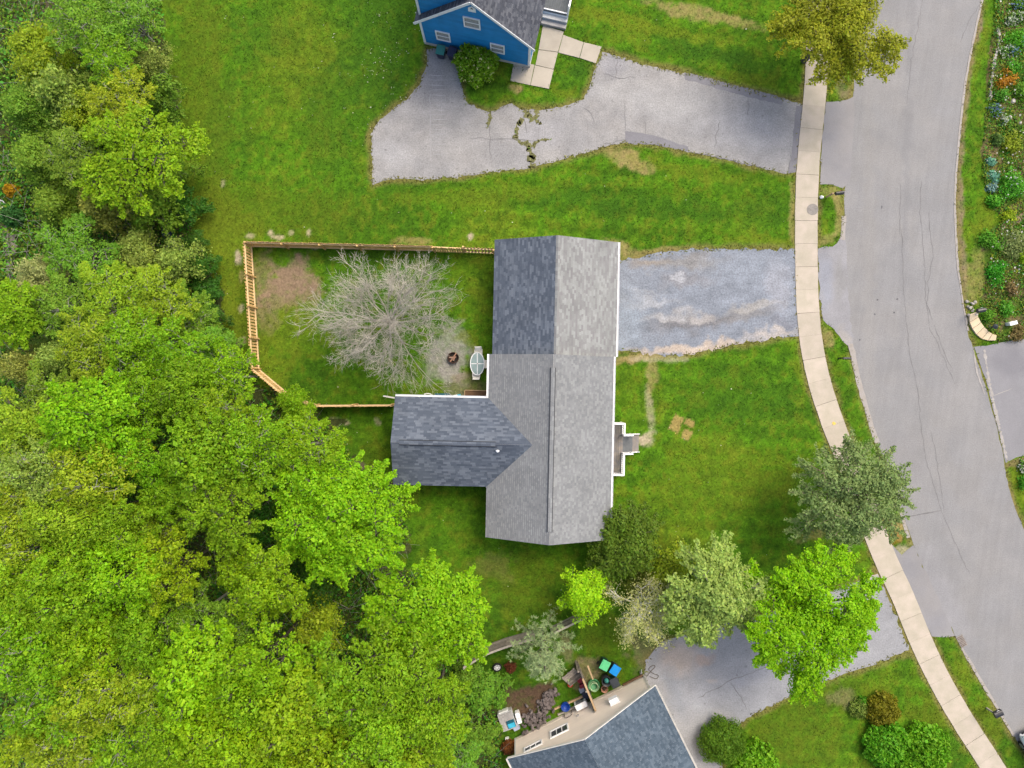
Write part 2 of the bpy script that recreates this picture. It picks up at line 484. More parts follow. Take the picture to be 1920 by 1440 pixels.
# ------------------------------------------------------------------ ground plan (photo pixels -> metres)
ROAD_L = [(1650, -260), (1632, -120), (1622, 0), (1610, 90), (1601, 165), (1592, 260), (1584, 345), (1583, 400), (1581, 460), (1580, 530), (1588, 600), (1600, 670), (1614, 730), (1638, 810), (1664, 885), (1690, 955), (1712, 1020), (1740, 1085), (1790, 1190), (1832, 1262), (1872, 1330), (1906, 1388), (1940, 1440), (2010, 1560), (2100, 1700)]
ROAD_R = [(1905, -260), (1868, -120), (1840, 0), (1823, 80), (1808, 160), (1797, 260), (1790, 350), (1790, 420), (1795, 500), (1803, 560), (1814, 620), (1828, 665), (1846, 720), (1860, 770), (1878, 840), (1885, 885), (1893, 920), (1906, 960), (1922, 998), (1950, 1050), (2000, 1140), (2080, 1270), (2170, 1420), (2240, 1560)]
UP_DRIVE = [(800, 92), (799, 125), (786, 160), (762, 188), (732, 208), (705, 234), (695, 252), (697, 300), (699, 346), (740, 334), (800, 337), (870, 331), (930, 321), (995, 316), (1060, 297), (1120, 280), (1170, 268), (1230, 271), (1290, 284), (1350, 296), (1420, 313), (1480, 327), (1491, 323), (1499, 240), (1505, 196), (1488, 191), (1440, 180), (1380, 165), (1290, 140), (1200, 119), (1160, 106), (1130, 98), (1118, 122), (1108, 156), (1092, 186), (1066, 198), (1025, 206), (985, 206), (972, 203), (960, 194), (944, 199), (923, 208), (910, 208), (876, 194), (862, 148), (860, 110), (850, 92)]
UP_APRON = [(1549, 190), (1575, 190), (1603, 180), (1600, 250), (1594, 340), (1580, 352), (1560, 346), (1537, 346), (1540, 290), (1547, 200)]
MID_DRIVE = [(1130, 478), (1165, 489), (1200, 481), (1290, 468), (1400, 467), (1491, 467), (1493, 560), (1498, 628), (1460, 634), (1400, 642), (1330, 656), (1280, 667), (1220, 664), (1165, 657), (1130, 660)]
MID_APRON = [(1534, 466), (1560, 462), (1582, 440), (1588, 470), (1590, 560), (1600, 640), (1596, 660), (1580, 640), (1560, 615), (1543, 600), (1536, 550)]
LOW_DRIVE = [(1645, 1074), (1600, 1092), (1500, 1130), (1400, 1160), (1300, 1185), (1240, 1203), (1212, 1238), (1208, 1275), (1232, 1300), (1290, 1420), (1320, 1500), (1362, 1500), (1350, 1400), (1400, 1346), (1470, 1312), (1520, 1289), (1600, 1257), (1650, 1241), (1706, 1218)]
LOW_APRON = [(1662, 1010), (1690, 1040), (1712, 1022), (1745, 1090), (1790, 1192), (1765, 1195), (1747, 1193), (1690, 1085)]
RIGHT_DRIVE = [(1826, 650), (1850, 648), (1880, 641), (1960, 632), (2100, 620), (2100, 830), (1960, 845), (1905, 858), (1886, 868), (1868, 790), (1850, 720)]
SW_LINE = [(1556, -200), (1540, -60), (1530, 140), (1526, 195), (1516, 295), (1512, 380), (1511.5, 465), (1513, 550), (1518, 620), (1527.5, 680), (1540, 730), (1553, 770), (1568, 812), (1590, 865), (1614, 930), (1640, 1000), (1664, 1058), (1692, 1118), (1727, 1203), (1763, 1278), (1808, 1356), (1857, 1432), (1905, 1510), (1960, 1600)]
sw_line = smooth_line(G(SW_LINE), 8)
WOOD = G([(-220, -200), (300, -200), (305, 0), (318, 110), (332, 190), (345, 300), (352, 400), (378, 500), (412, 600), (440, 665), (500, 725), (590, 785), (640, 800), (660, 860), (745, 920), (770, 1010), (720, 1060), (800, 1075), (870, 1170), (880, 1260), (930, 1330), (945, 1460), (945, 1640), (-220, 1640)])
GARDEN = G([(1866, -200), (1862, 30), (1852, 140), (1845, 220), (1840, 330), (1858, 385), (1880, 410), (1850, 440), (1838, 480), (1850, 520), (1830, 560), (1838, 600), (1870, 640), (1980, 628), (2150, 600), (2150, -200)])
road_poly = smooth_line(G(ROAD_L), 4) + smooth_line(G(ROAD_R), 4)[::-1]
pave = {'up': G(UP_DRIVE), 'upa': G(UP_APRON), 'mid': G(MID_DRIVE), 'mida': G(MID_APRON), 'low': G(LOW_DRIVE), 'lowa': G(LOW_APRON), 'right': G(RIGHT_DRIVE), 'road': road_poly, 'walk': strip_poly(sw_line, 0.8)}
BLUE_PATH = [G([(957, 152), (1028, 167), (1046, 100), (1003, 92), (987, 143), (960, 131)]), G([(1012, 48), (1057, 58), (1046, 100), (1003, 92)]), G([(1050, 66), (1128, 88), (1117, 119), (1042, 100)])]
for i, q in enumerate(BLUE_PATH): pave['path%d' % i] = q

# blobs of differing growth and wear on the lawns: px, py, rx, ry, angle, colour, strength
STRAW = (0.24, 0.19, 0.075); DIRT = (0.20, 0.145, 0.095); OLIVE = (0.074, 0.110, 0.007); DEEP = (0.030, 0.085, 0.006); YEL = (0.112, 0.148, 0.010); PALE = (0.34, 0.29, 0.20); GRAVELC = (0.23, 0.22, 0.20)
LAWN_BLOBS = [
    (370, 200, 60, 330, 0, OLIVE, 0.6), (430, 480, 60, 160, 8, YEL, 0.6), (440, 620, 40, 90, 10, YEL, 0.5), (520, 400, 170, 60, 0, OLIVE, 0.5), (560, 120, 110, 130, 0, OLIVE, 0.25), (620, 220, 60, 120, 0, DEEP, 0.4), (480, 60, 60, 60, 0, DEEP, 0.35), (440, 260, 50, 120, 0, DEEP, 0.25), (700, 60, 80, 160, 0, DEEP, 0.6),
    (1140, 30, 90, 14, -8, YEL, 0.65), (1320, 28, 120, 13, -12, STRAW, 0.6), (1270, 62, 130, 12, -8, YEL, 0.5), (1180, 62, 50, 16, 0, YEL, 0.4), (1330, 100, 120, 24, -14, DEEP, 0.7), (1090, 110, 26, 40, -12, DEEP, 0.7), (1060, 180, 30, 12, 0, YEL, 0.5), (1400, 150, 70, 12, -13, YEL, 0.5),
    (965, 168, 14, 10, -12, STRAW, 0.9), (955, 190, 10, 10, 0, OLIVE, 0.5),
    (1180, 298, 45, 14, -25, STRAW, 0.85), (1150, 285, 20, 16, 0, STRAW, 0.4), (1300, 320, 120, 14, -10, YEL, 0.4), (1200, 385, 260, 24, -3, DEEP, 0.55), (900, 365, 200, 18, 4, YEL, 0.35), (1440, 390, 50, 50, 0, DEEP, 0.4), (1420, 450, 90, 8, 0, YEL, 0.5),
    (1217, 770, 9, 55, 2, PALE, 0.45), (1222, 710, 10, 40, 0, STRAW, 0.6), (1208, 822, 22, 14, 0, PALE, 0.8), (1188, 672, 45, 10, 10, STRAW, 0.75), (1240, 672, 60, 8, 0, PALE, 0.5), (1165, 465, 30, 16, -12, STRAW, 0.6), (1230, 473, 70, 8, 5, STRAW, 0.7),
    (1380, 740, 120, 80, 0, DEEP, 0.35), (1350, 900, 130, 90, 0, YEL, 0.35), (1440, 900, 60, 40, 0, YEL, 0.3), (1525, 1005, 40, 10, 15, STRAW, 0.45), (1590, 1055, 45, 12, 18, OLIVE, 0.6),
    (550, 525, 46, 46, 0, DIRT, 0.95), (520, 560, 42, 40, 0, DIRT, 0.8), (498, 510, 26, 40, 0, DIRT, 0.45), (505, 600, 22, 22, 0, DIRT, 0.6), (500, 640, 22, 60, 0, OLIVE, 0.6), (560, 620, 60, 60, 0, YEL, 0.3), (520, 690, 40, 30, 0, YEL, 0.4),
    (845, 660, 42, 50, 0, GRAVELC, 0.7), (850, 705, 26, 40, 0, GRAVELC, 0.75), (820, 690, 30, 30, 0, GRAVELC, 0.5), (880, 640, 20, 14, 0, YEL, 0.6), (880, 720, 40, 26, 0, DIRT, 0.4), (830, 730, 40, 12, 0, OLIVE, 0.6),
    (470, 445, 9, 6, 0, PALE, 0.6), (508, 438, 7, 8, 0, PALE, 0.85), (524, 443, 9, 6, 0, PALE, 0.85), (545, 437, 5, 5, 0, PALE, 0.6), (579, 437, 5, 6, 0, PALE, 0.8), (449, 483, 8, 12, 0, PALE, 0.85), (453, 520, 6, 14, 0, STRAW, 0.7), (456, 578, 7, 8, 0, PALE, 0.7), (453, 640, 8, 12, 0, PALE, 0.6), (880, 446, 5, 8, 0, PALE, 0.9), (534, 461, 6, 5, 0, PALE, 0.7), (588, 465, 7, 5, 0, PALE, 0.6), (775, 450, 42, 8, 0, STRAW, 0.6),
    (642, 789, 22, 6, -14, PALE, 0.7), (710, 790, 9, 8, 0, PALE, 0.6), (545, 780, 50, 16, -20, DIRT, 0.7), (570, 770, 30, 10, -20, DIRT, 0.7), (560, 800, 40, 14, -10, (0.06, 0.05, 0.02), 0.8),
    (420, 345, 5, 8, 0, PALE, 0.5), (960, 1075, 90, 40, 0, OLIVE, 0.6), (925, 1060, 40, 30, 0, STRAW, 0.2), (985, 1130, 60, 30, 0, OLIVE, 0.5), (1130, 1190, 50, 40, 0, OLIVE, 0.6), (1200, 1230, 24, 30, 0, DIRT, 0.5), (1060, 1215, 12, 30, 20, DIRT, 0.5), (1095, 1265, 30, 30, 0, DIRT, 0.6), (905, 1225, 20, 6, 25, STRAW, 0.6),
    (990, 1308, 34, 30, 0, (0.085, 0.055, 0.036), 1.0), (972, 1328, 20, 20, 0, (0.085, 0.055, 0.036), 0.9), (1012, 1296, 22, 20, 0, (0.085, 0.055, 0.036), 0.8), (960, 1300, 12, 20, 20, (0.085, 0.055, 0.036), 0.7),
    (1475, 1370, 100, 80, 0, OLIVE, 0.6), (1590, 1300, 80, 40, 20, OLIVE, 0.4), (1640, 1290, 30, 20, 0, YEL, 0.4), (1577, 1310, 30, 18, 0, DIRT, 0.35), (1740, 1330, 40, 60, -30, OLIVE, 0.7), (1425, 1320, 60, 6, 24, DIRT, 0.6), (1800, 1270, 30, 60, -30, YEL, 0.4), (1850, 1360, 40, 60, -30, YEL, 0.5),
    (1575, 140, 16, 50, 4, DIRT, 0.4), (1585, 175, 14, 8, 0, DIRT, 0.6), (1560, 360, 20, 14, 0, STRAW, 0.5), (1572, 400, 8, 60, 0, STRAW, 0.6), (1555, 450, 20, 12, 0, STRAW, 0.5), (1552, 640, 10, 24, 14, STRAW, 0.7), (1680, 985, 18, 22, 20, STRAW, 0.8), (1672, 1005, 18, 12, 20, (0.21, 0.10, 0.02), 0.5), (1690, 1030, 20, 14, 0, PALE, 0.6),
    (1826, 60, 11, 70, -12, DIRT, 0.75), (1808, 200, 9, 90, -6, DIRT, 0.7), (1798, 360, 8, 110, 0, DIRT, 0.7), (1806, 500, 9, 90, 5, DIRT, 0.7), (1830, 520, 22, 60, 0, STRAW, 0.45), (1845, 400, 20, 40, 0, YEL, 0.6), (1838, 90, 6, 90, -10, YEL, 0.5), (1890, 930, 10, 60, 18, STRAW, 0.7), (1905, 900, 10, 40, 10, YEL, 0.5), (1905, 868, 30, 6, 18, (0.2, 0.12, 0.08), 0.7),
    (1500, 700, 8, 60, 10, YEL, 0.4), (1486, 400, 6, 70, 0, STRAW, 0.45),
]
SQUARES = [(1268, 794, 15, 9.5, 66), (1292.5, 792.5, 6, 9, 66), (1287, 815, 9, 8.5, 66)]

def lawn_tone(x, y):
    n1 = fnoise(x, y, 0.16, 1, 4); n2 = fnoise(x, y, 0.9, 2, 3); n3 = fnoise(x, y, 3.2, 4, 2)
    base = np.stack([np.full_like(x, a) for a in (0.059, 0.148, 0.0055)], -1)
    yl = np.array(YEL); dp = np.array((0.030, 0.080, 0.005))
    def mix(c, t, f): return c + (np.array(t) - c) * f[..., None]
    base = mix(base, yl, sstep(0.5, 0.8, n1) * 0.45 + sstep(0.55, 0.8, n2) * 0.32)
    base = mix(base, dp, sstep(0.5, 0.2, n1) * 0.5 + sstep(0.45, 0.15, n2) * 0.45)
    n4 = fnoise(x, y, 2.4, 14, 3); n5 = vnoise(x, y, 5.5, 15)
    base = mix(base, (0.105, 0.135, 0.010), sstep(0.52, 0.72, n4) * 0.55)
    base = mix(base, (0.026, 0.070, 0.005), sstep(0.46, 0.28, n4) * 0.5)
    base = base * ((0.80 + 0.40 * n3) * (0.84 + 0.32 * n5))[..., None]
    # mown bands
    band = np.sin((y * 1.0 + x * 0.06) * 4.6 + vnoise(x, y, 0.12, 8) * 4)
    base = base * (1 + 0.10 * band * (x > -2))[..., None]
    wx = (fnoise(x, y, 0.8, 20, 4) - 0.5) * 2.2; wy = (fnoise(x, y, 0.8, 30, 4) - 0.5) * 2.2
    nf = fnoise(x, y, 2.6, 44, 3)
    for px, py, rx, ry, ang, c, st in LAWN_BLOBS:
        cx, cy = (px - 960) * S, (720 - py) * S
        k = min(1.0, min(rx, ry) * S / 1.1)
        dx = x - cx + wx * k; dy = y - cy + wy * k
        ca, sa = math.cos(rad(ang)), math.sin(rad(ang))
        d = np.hypot((dx * ca + dy * sa) / (rx * S), (-dx * sa + dy * ca) / (ry * S))
        f = sstep(1.2, 0.6, d + (nf - 0.5) * 0.9) * st * (0.65 + 0.7 * vnoise(x, y, 4.0, 41))
        base = mix(base, c, np.clip(f, 0, 1))
    for px, py, rx, ry, ang in SQUARES:
        dx = x - (px - 960) * S; dy = y - (720 - py) * S
        ca, sa = math.cos(rad(ang)), math.sin(rad(ang))
        d = np.maximum(np.abs(dx * ca + dy * sa) / (rx * S), np.abs(-dx * sa + dy * ca) / (ry * S))
        base = mix(base, (0.27, 0.20, 0.07), sstep(1.12, 0.9, d + (vnoise(x, y, 5, 2) - .5) * .25) * 0.85)
    # dry edges beside paving
    for key in ('up', 'mid', 'low', 'road', 'walk'):
        d = segdist(pave[key], x, y)
        w = 0.35 if key in ('walk',) else 0.5
        f = sstep(w, 0.0, d - 0.5 * (fnoise(x, y, 1.3, 50) - 0.45)) * 0.75
        base = mix(base, (0.165, 0.14, 0.045), f)
    # woodland floor and garden bed
    ww = inside(WOOD, x + (fnoise(x, y, .5, 60) - .5) * 2.5, y + (fnoise(x, y, .5, 61) - .5) * 2.5)
    fl = np.stack([0.03 + 0.04 * n2, 0.042 + 0.04 * n2, 0.012 + 0.015 * n2], -1)
    fl = mix(fl, (0.13, 0.105, 0.075), sstep(0.6, 0.75, n1) * 0.7)
    base = np.where(ww[..., None], fl, base)
    gg = inside(GARDEN, x + (fnoise(x, y, .9, 62) - .5) * 1.0, y + (fnoise(x, y, .9, 63) - .5) * 1.0)
    gb = np.stack([0.09 + 0.09 * n3, 0.085 + 0.05 * n3, 0.025 + 0.05 * n3], -1)
    gb = mix(gb, (0.05, 0.10, 0.01), sstep(0.42, 0.6, n2))
    base = np.where(gg[..., None], gb, base)
    return np.clip(base, 0.002, 0.8)

def paved(x, y, keys=None):
    r = np.zeros(np.shape(x), bool)
    for k, q in pave.items():
        if keys is None or k in keys: r |= inside(q, x, y)
    return r

def set_tone(me, col, domain='POINT'):
    a = me.attributes.new('tone', 'FLOAT_COLOR', domain)
    c = np.ones((len(col), 4), np.float32); c[:, :3] = col
    a.data.foreach_set('color', c.reshape(-1))

def build_ground():
    far = MB(); far.add([(-900, -900, -0.15), (900, -900, -0.15), (900, 900, -0.15), (-900, 900, -0.15)], [(0, 1, 2, 3)])
    tag(far.build('ground', blob_mat('distant_grass', (0.05, 0.10, 0.008), [], 0.3, 0.1, 3.0, 0.3)), 'green grass ground stretching beyond the lots', kind='structure')
    st = 0.125
    xs = np.arange(-44, 44.01, st); ys = np.arange(-34, 34.01, st)
    X, Y = np.meshgrid(xs, ys)
    nx, ny = len(xs), len(ys)
    pv = paved(X, Y)
    d = np.full(X.shape, 1e9)
    for q in pave.values(): d = np.minimum(d, segdist(q, X, Y))
    Z = np.where(pv, 0.0, 0.045 * sstep(0.0, 0.4, d) + 0.03 * (fnoise(X, Y, 1.2, 70) - 0.5) * sstep(0, .5, d))
    Z = np.where(inside(WOOD, X, Y), Z + 0.25 * (fnoise(X, Y, 0.5, 71) - 0.4), Z)
    edge = np.minimum(np.minimum(X + 44, 44 - X), np.minimum(Y + 34, 34 - Y))
    Z = np.where(edge < 0.2, -0.16, Z)
    V = np.stack([X, Y, Z], -1).reshape(-1, 3)
    idx = np.arange(nx * ny).reshape(ny, nx)
    F = np.stack([idx[:-1, :-1], idx[:-1, 1:], idx[1:, 1:], idx[1:, :-1]], -1).reshape(-1)
    me = bpy.data.meshes.new('lawn')
    me.vertices.add(len(V)); me.vertices.foreach_set('co', V.reshape(-1).astype(np.float32))
    me.loops.add(len(F)); me.loops.foreach_set('vertex_index', F.astype(np.int32))
    nf = len(F) // 4
    me.polygons.add(nf); me.polygons.foreach_set('loop_start', np.arange(0, nf * 4, 4, dtype=np.int32))
    me.polygons.foreach_set('use_smooth', np.ones(nf, bool))
    me.materials.append(attr_mat('lawn_turf', 0.95, 7.0, bstr=0.6))
    me.update(calc_edges=True)
    set_tone(me, lawn_tone(X, Y).reshape(-1, 3))
    tag(mesh_obj('lawn', me), 'green mown lawns with yellowish and bare patches', kind='structure')
build_ground()

WEED_LINES = [([(918, 206), (920, 222), (912, 240)], .09), ([(976, 222), (968, 240), (966, 258), (976, 268), (988, 270)], .14), ([(982, 204), (994, 218), (1001, 226)], .22), ([(1008, 208), (1005, 225), (1016, 233)], .15), ([(984, 265), (1000, 275), (1008, 262), (1030, 262)], .10), ([(988, 268), (996, 290), (996, 316)], .20)]
def build_grass():
    n = 330000
    x = NP.uniform(-39, 39, n); y = NP.uniform(-29, 29, n)
    nearp = np.full(n, 1e9)
    for k in ('up', 'mid', 'low', 'road', 'walk'): nearp = np.minimum(nearp, segdist(pave[k], x, y))
    keep = ~paved(x, y) & (~inside(WOOD, x, y)) & (nearp > 0.05)
    keep |= paved(x, y, ('up', 'mid', 'low')) & (nearp < 0.13) & (NP.random(n) < 0.7)
    wd = np.full(n, 1e9)
    for ln in WEED_LINES: wd = np.minimum(wd, segdist(G(ln[0]), x, y, False) / ln[1])
    keep |= (wd < .7) & (NP.random(n) < .10)
    c = lawn_tone(x, y)
    keep &= ~((c[:, 0] > 0.15) & (NP.random(n) < 0.7))
    x, y, c = x[keep], y[keep], c[keep]
    n = len(x)
    a = NP.uniform(0, 2 * np.pi, n); L = NP.uniform(0.08, 0.22, n); w = NP.uniform(0.02, 0.05, n); h = NP.uniform(0.03, 0.10, n)
    p = np.stack([x, y, np.full(n, 0.02)], -1)
    t = np.stack([np.cos(a) * L, np.sin(a) * L, h], -1)
    s = np.stack([-np.sin(a) * w, np.cos(a) * w, np.zeros(n)], -1)
    V = np.stack([p - s, p + s, p + t], 1)
    me = poly_mesh_np('grass_blades', V, 3, attr_mat('grass_blade', 0.8, 7.0, isl=0.55, bstr=0.1, trans=0.25))
    set_tone(me, np.repeat(c * 1.12, 3, 0))
    tag(mesh_obj('grass_blades', me), 'short green grass blades standing on the lawns', kind='stuff')
build_grass()

def clover():
    n = 900
    x = np.concatenate([NP.normal((735 - 960) * S, 2.2, n // 2), NP.uniform(-22, 20, n // 2)]); y = np.concatenate([NP.normal((720 - 110) * S, 3.0, n // 2), NP.uniform(-18, 26, n // 2)])
    k = ~paved(x, y) & ~inside(WOOD, x, y) & (fnoise(x, y, .7, 99) > .52)
    x, y = x[k], y[k]; n = len(x)
    V = leaf_quads(np.stack([x, y, np.full(n, .12)], -1), unit(np.array([0, 0, 1.0]) + NP.normal(size=(n, 3)) * .3), .06, .9)
    tag(mesh_obj('lawn_flowers', poly_mesh_np('lawn_flowers', V, 4, leaf_mat('lawn_flower', (.55, .56, .42)))), 'tiny pale clover and dandelion heads dotted over the lawns', kind='stuff')

# ------------------------------------------------------------------ road, drives, pavement
asph = (0.208, 0.209, 0.211)
road_m = blob_mat('worn_asphalt', asph, [(1630, 500, 14, 420, 0, (0.228, 0.224, 0.216), 0.6), (1700, 300, 10, 500, -2, (0.190, 0.191, 0.194), 0.6), (1690, 860, 60, 60, 0, (0.205, 0.203, 0.207), 0.4), (1795, 700, 40, 200, 14, (0.235, 0.232, 0.228), 0.5), (1760, 1120, 40, 120, 25, (0.235, 0.235, 0.245), 0.6)], 0.07, 0.5, 13.0, 0.15, streak=(-8, 0.35, 4.0, 0.045), tint=(0.218, 0.216, 0.213))  # round blob paints the street tree's soft shade into the asphalt
road = tag(sheet('road', rough_poly(road_poly, 0.5, 0.03, 4), 0.010, road_m), 'grey worn asphalt street curving down the right side', kind='structure')
crack_m = mat('crack_filler', (0.15, 0.148, 0.148), 0.9, 0.25, 2.0)
def crack(parent, pts, w, z, seed=0, m=None, jit=0.05, name='crack'):
    rr = random.Random(seed)
    g = G(pts)
    line = []
    for i in range(len(g) - 1):
        a = Vector(g[i]); b = Vector(g[i + 1]); k = max(2, int((b - a).length / (0.3 if w < .08 else .09)))
        for j in range(k):
            q = a.lerp(b, j / k); line.append((q.x + rr.gauss(0, jit), q.y + rr.gauss(0, jit)))
    line.append(g[-1])
    L, Q = [], []
    for i, p in enumerate(line):
        t = (Vector(line[min(i + 1, len(line) - 1)]) - Vector(line[max(i - 1, 0)])).normalized()
        nn = Vector((-t.y, t.x)); ww = w * (rr.uniform(0.5, 1.4) if w < .08 else rr.uniform(.1, 1.7)) * (0.4 if i in (0, len(line) - 1) else 1)
        L.append((p[0] + nn.x * ww, p[1] + nn.y * ww, z)); Q.append((p[0] - nn.x * ww, p[1] - nn.y * ww, z))
    n = len(L)
    mb = MB(); mb.add(L + Q, [(i, n + i, n + i + 1, i + 1) for i in range(n - 1)])
    return mb.build(name, m or crack_m, parent)
for i, c in enumerate([[(1738, -10), (1730, 0), (1718, 60), (1708, 120), (1703, 165), (1700, 195)], [(1727, 340), (1725, 400), (1732, 480), (1735, 560), (1745, 620), (1770, 670), (1790, 720)], [(1740, 395), (1750, 480), (1741, 530), (1738, 570), (1748, 600)], [(1752, 610), (1765, 650), (1785, 690)], [(1690, 430), (1695, 560), (1705, 660), (1718, 720), (1735, 860), (1765, 960), (1800, 1040), (1820, 1080)], [(1688, 340), (1687, 440)], [(1838, 5), (1815, 45), (1800, 80)], [(1746, 810), (1758, 870), (1770, 960)]]):
    crack(road, c, 0.017, 0.016, i, jit=0.035)
crack(road, [(1706, 968), (1765, 957)], 0.03, 0.017, 30, jit=0.01)
for i, (a, b) in enumerate([(1653, 388), (1645, 562), (1640, 589), (1676, 586), (1682, 561), (1612, 637)]):
    q = P(a, b); mb = MB(); mb.prism([(q.x + 0.09 * math.cos(t) * R_.uniform(.5, 1), q.y + (0.16 if i == 0 else 0.09) * math.sin(t) * R_.uniform(.5, 1)) for t in [k * 0.8 for k in range(8)]], 0.011, 0.018)
    mb.build('tar_spot', mat('tar_spot_%d' % i, (0.10, 0.10, 0.105), 0.9) if i == 0 else bpy.data.materials['tar_spot_0'], road)

drive_m = blob_mat('aged_asphalt', (0.228, 0.227, 0.226), [(800, 150, 40, 50, 0, (0.195, 0.193, 0.197), 0.7), (740, 290, 45, 40, 0, (0.30, 0.30, 0.30), 0.6), (850, 280, 60, 40, 0, (0.29, 0.285, 0.275), 0.5), (1230, 190, 120, 40, -12, (0.30, 0.30, 0.295), 0.6), (1150, 120, 30, 30, 0, (0.235, 0.235, 0.25), 0.6), (1400, 250, 100, 50, -14, (0.285, 0.285, 0.29), 0.6), (1010, 250, 50, 40, 0, (0.28, 0.28, 0.29), 0.5)], 0.12, 0.9, 11.0, 0.26, speck=3.2, tint=(0.258, 0.252, 0.243))
patch_m = blob_mat('dark_patch_asphalt', (0.175, 0.173, 0.185), [], 0.08, 0.8, 14, 0.14)
d1 = tag(sheet('upper_driveway', rough_poly(pave['up'], 0.22, 0.045, 9), 0.014, drive_m), 'cracked grey asphalt driveway of the blue house', kind='structure')
for nm, poly in (('patch', [(1283, 138), (1300, 140), (1400, 163), (1470, 184), (1466, 196), (1410, 184), (1335, 163), (1285, 149)]), ('patch', [(1172, 246), (1210, 250), (1250, 262), (1289, 275), (1292, 285), (1230, 272), (1172, 268)]), ('patch', [(1493, 198), (1505, 199), (1492, 322), (1478, 325), (1484, 290)])):
    sheet(nm, rough_poly(G(poly), 0.3, 0.03, len(poly)), 0.020, patch_m, d1)
for i, c in enumerate([[(1160, 108), (1154, 146)], [(1093, 203), (1108, 215), (1115, 232)], [(1172, 188), (1170, 215), (1173, 246)], [(1405, 184), (1401, 216)], [(1350, 225), (1340, 275)], [(1207, 230), (1210, 250)], [(1130, 270), (1172, 262)], [(916, 235), (920, 300)], [(880, 258), (965, 262), (1012, 262)], [(980, 212), (988, 250)], [(1132, 140), (1160, 146), (1190, 145)], [(1484, 290), (1478, 325)], [(1292, 285), (1400, 308), (1440, 318)], [(1212, 140), (1211, 145)]]):
    crack(d1, c, 0.02, 0.026, 50 + i)
weed_m = mat('weedy_crack', (0.125, 0.125, 0.05), 0.95, 0.5, 5.0, fine=14)
for i, (c, w) in enumerate(WEED_LINES):
    crack(d1, c, w, 0.022 + .0016 * i, 70 + i, weed_m, 0.05, 'weedy_crack')
# sawn score lines across the drive below the bins
score_m = mat('pale_score', (0.31, 0.31, 0.31), 0.9, 0.2, 3.0)
for i in range(17):
    y = 141 + i * 9.3
    crack(d1, [(805 + 1.0 * i * .4 + R_.uniform(-2, 2), y), (839 - R_.uniform(0, 6), y + R_.uniform(-1.5, 1.5))], 0.022, 0.021, 90 + i, score_m, 0.015, 'score_line')
crack(d1, [(806, 170), (808, 300)], 0.015, 0.0195, 120, score_m, 0.02, 'score_line')
apron_m = blob_mat('apron_asphalt', (0.23, 0.225, 0.225), [], 0.07, 0.5, 18, 0.1, tint=(0.205, 0.205, 0.215))
ap = tag(sheet('upper_apron', rough_poly(pave['upa'], 0.4, 0.03, 5), 0.018, apron_m), 'asphalt apron between sidewalk and street by the blue house drive', kind='structure')

gravel_m = blob_mat('crushed_gravel', (0.182, 0.203, 0.235), [(1300, 655, 140, 14, 4, (0.42, 0.35, 0.28), 0.85), (1450, 628, 60, 12, 6, (0.38, 0.34, 0.30), 0.7), (1300, 606, 90, 16, 5, (0.13, 0.125, 0.125), 0.75), (1400, 590, 70, 14, 6, (0.18, 0.17, 0.16), 0.6), (1215, 565, 60, 10, -3, (0.34, 0.345, 0.35), 0.45), (1255, 595, 60, 12, 6, (0.36, 0.345, 0.325), 0.5), (1315, 598, 24, 9, 10, (0.38, 0.36, 0.335), 0.5), (1215, 550, 36, 6, 0, (0.33, 0.34, 0.35), 0.4), (1420, 572, 60, 9, 10, (0.33, 0.305, 0.26), 0.5), (1290, 490, 90, 18, 4, (0.20, 0.19, 0.175), 0.7), (1215, 490, 40, 12, 4, (0.24, 0.20, 0.15), 0.6), (1290, 525, 60, 18, 6, (0.19, 0.185, 0.19), 0.6), (1270, 523, 16, 6, 0, (0.36, 0.37, 0.39), 0.7), (1390, 500, 80, 40, 0, (0.215, 0.24, 0.275), 0.6), (1460, 540, 30, 60, 0, (0.28, 0.29, 0.32), 0.6), (1180, 600, 40, 60, 0, (0.20, 0.235, 0.275), 0.6), (1470, 605, 40, 10, 8, (0.17, 0.175, 0.20), 0.6)], 0.16, 1.1, 9.0, 0.30, speck=5.0, warp=1.2, streak=(4, 2.2, 0.5, 0.10))
tag(sheet('gravel_driveway', rough_poly(pave['mid'], 0.25, 0.07, 12), 0.014, gravel_m), 'bluish crushed gravel drive in front of the grey garage', kind='structure')
tag(sheet('middle_apron', rough_poly(pave['mida'], 0.35, 0.05, 13), 0.018, blob_mat('mixed_apron', (0.235, 0.235, 0.245), [(1548, 530, 14, 60, 0, (0.225, 0.24, 0.275), 0.7), (1575, 520, 12, 60, 0, (0.21, 0.21, 0.205), 0.6), (1580, 640, 14, 30, 0, (0.30, 0.28, 0.25), 0.6)], 0.1, 0.7, 14, 0.16)), 'gravelly apron joining the middle drive to the street', kind='structure')
low_m = blob_mat('pale_grey_drive', (0.245, 0.25, 0.26), [(1275, 1235, 40, 40, 0, (0.30, 0.26, 0.23), 0.8), (1320, 1240, 20, 12, 20, (0.32, 0.25, 0.21), 0.7), (1300, 1330, 40, 50, 0, (0.33, 0.34, 0.36), 0.6), (1265, 1300, 20, 60, 20, (0.20, 0.22, 0.25), 0.6), (1345, 1350, 40, 20, 0, (0.32, 0.32, 0.33), 0.6), (1420, 1260, 60, 20, 20, (0.23, 0.24, 0.27), 0.6), (1630, 1085, 30, 9, 20, (0.37, 0.33, 0.28), 0.8), (1335, 1280, 14, 8, 0, (0.36, 0.33, 0.30), 0.6), (1620, 1160, 50, 50, 0, (0.25, 0.256, 0.27), 0.6)], 0.11, 0.7, 11.0, 0.2, speck=3.5, streak=(25, 3, 0.7, 0.06))
d2 = tag(sheet('lower_driveway', rough_poly(pave['low'], 0.3, 0.06, 14), 0.014, low_m), 'pale grey driveway beside the beige house', kind='structure')
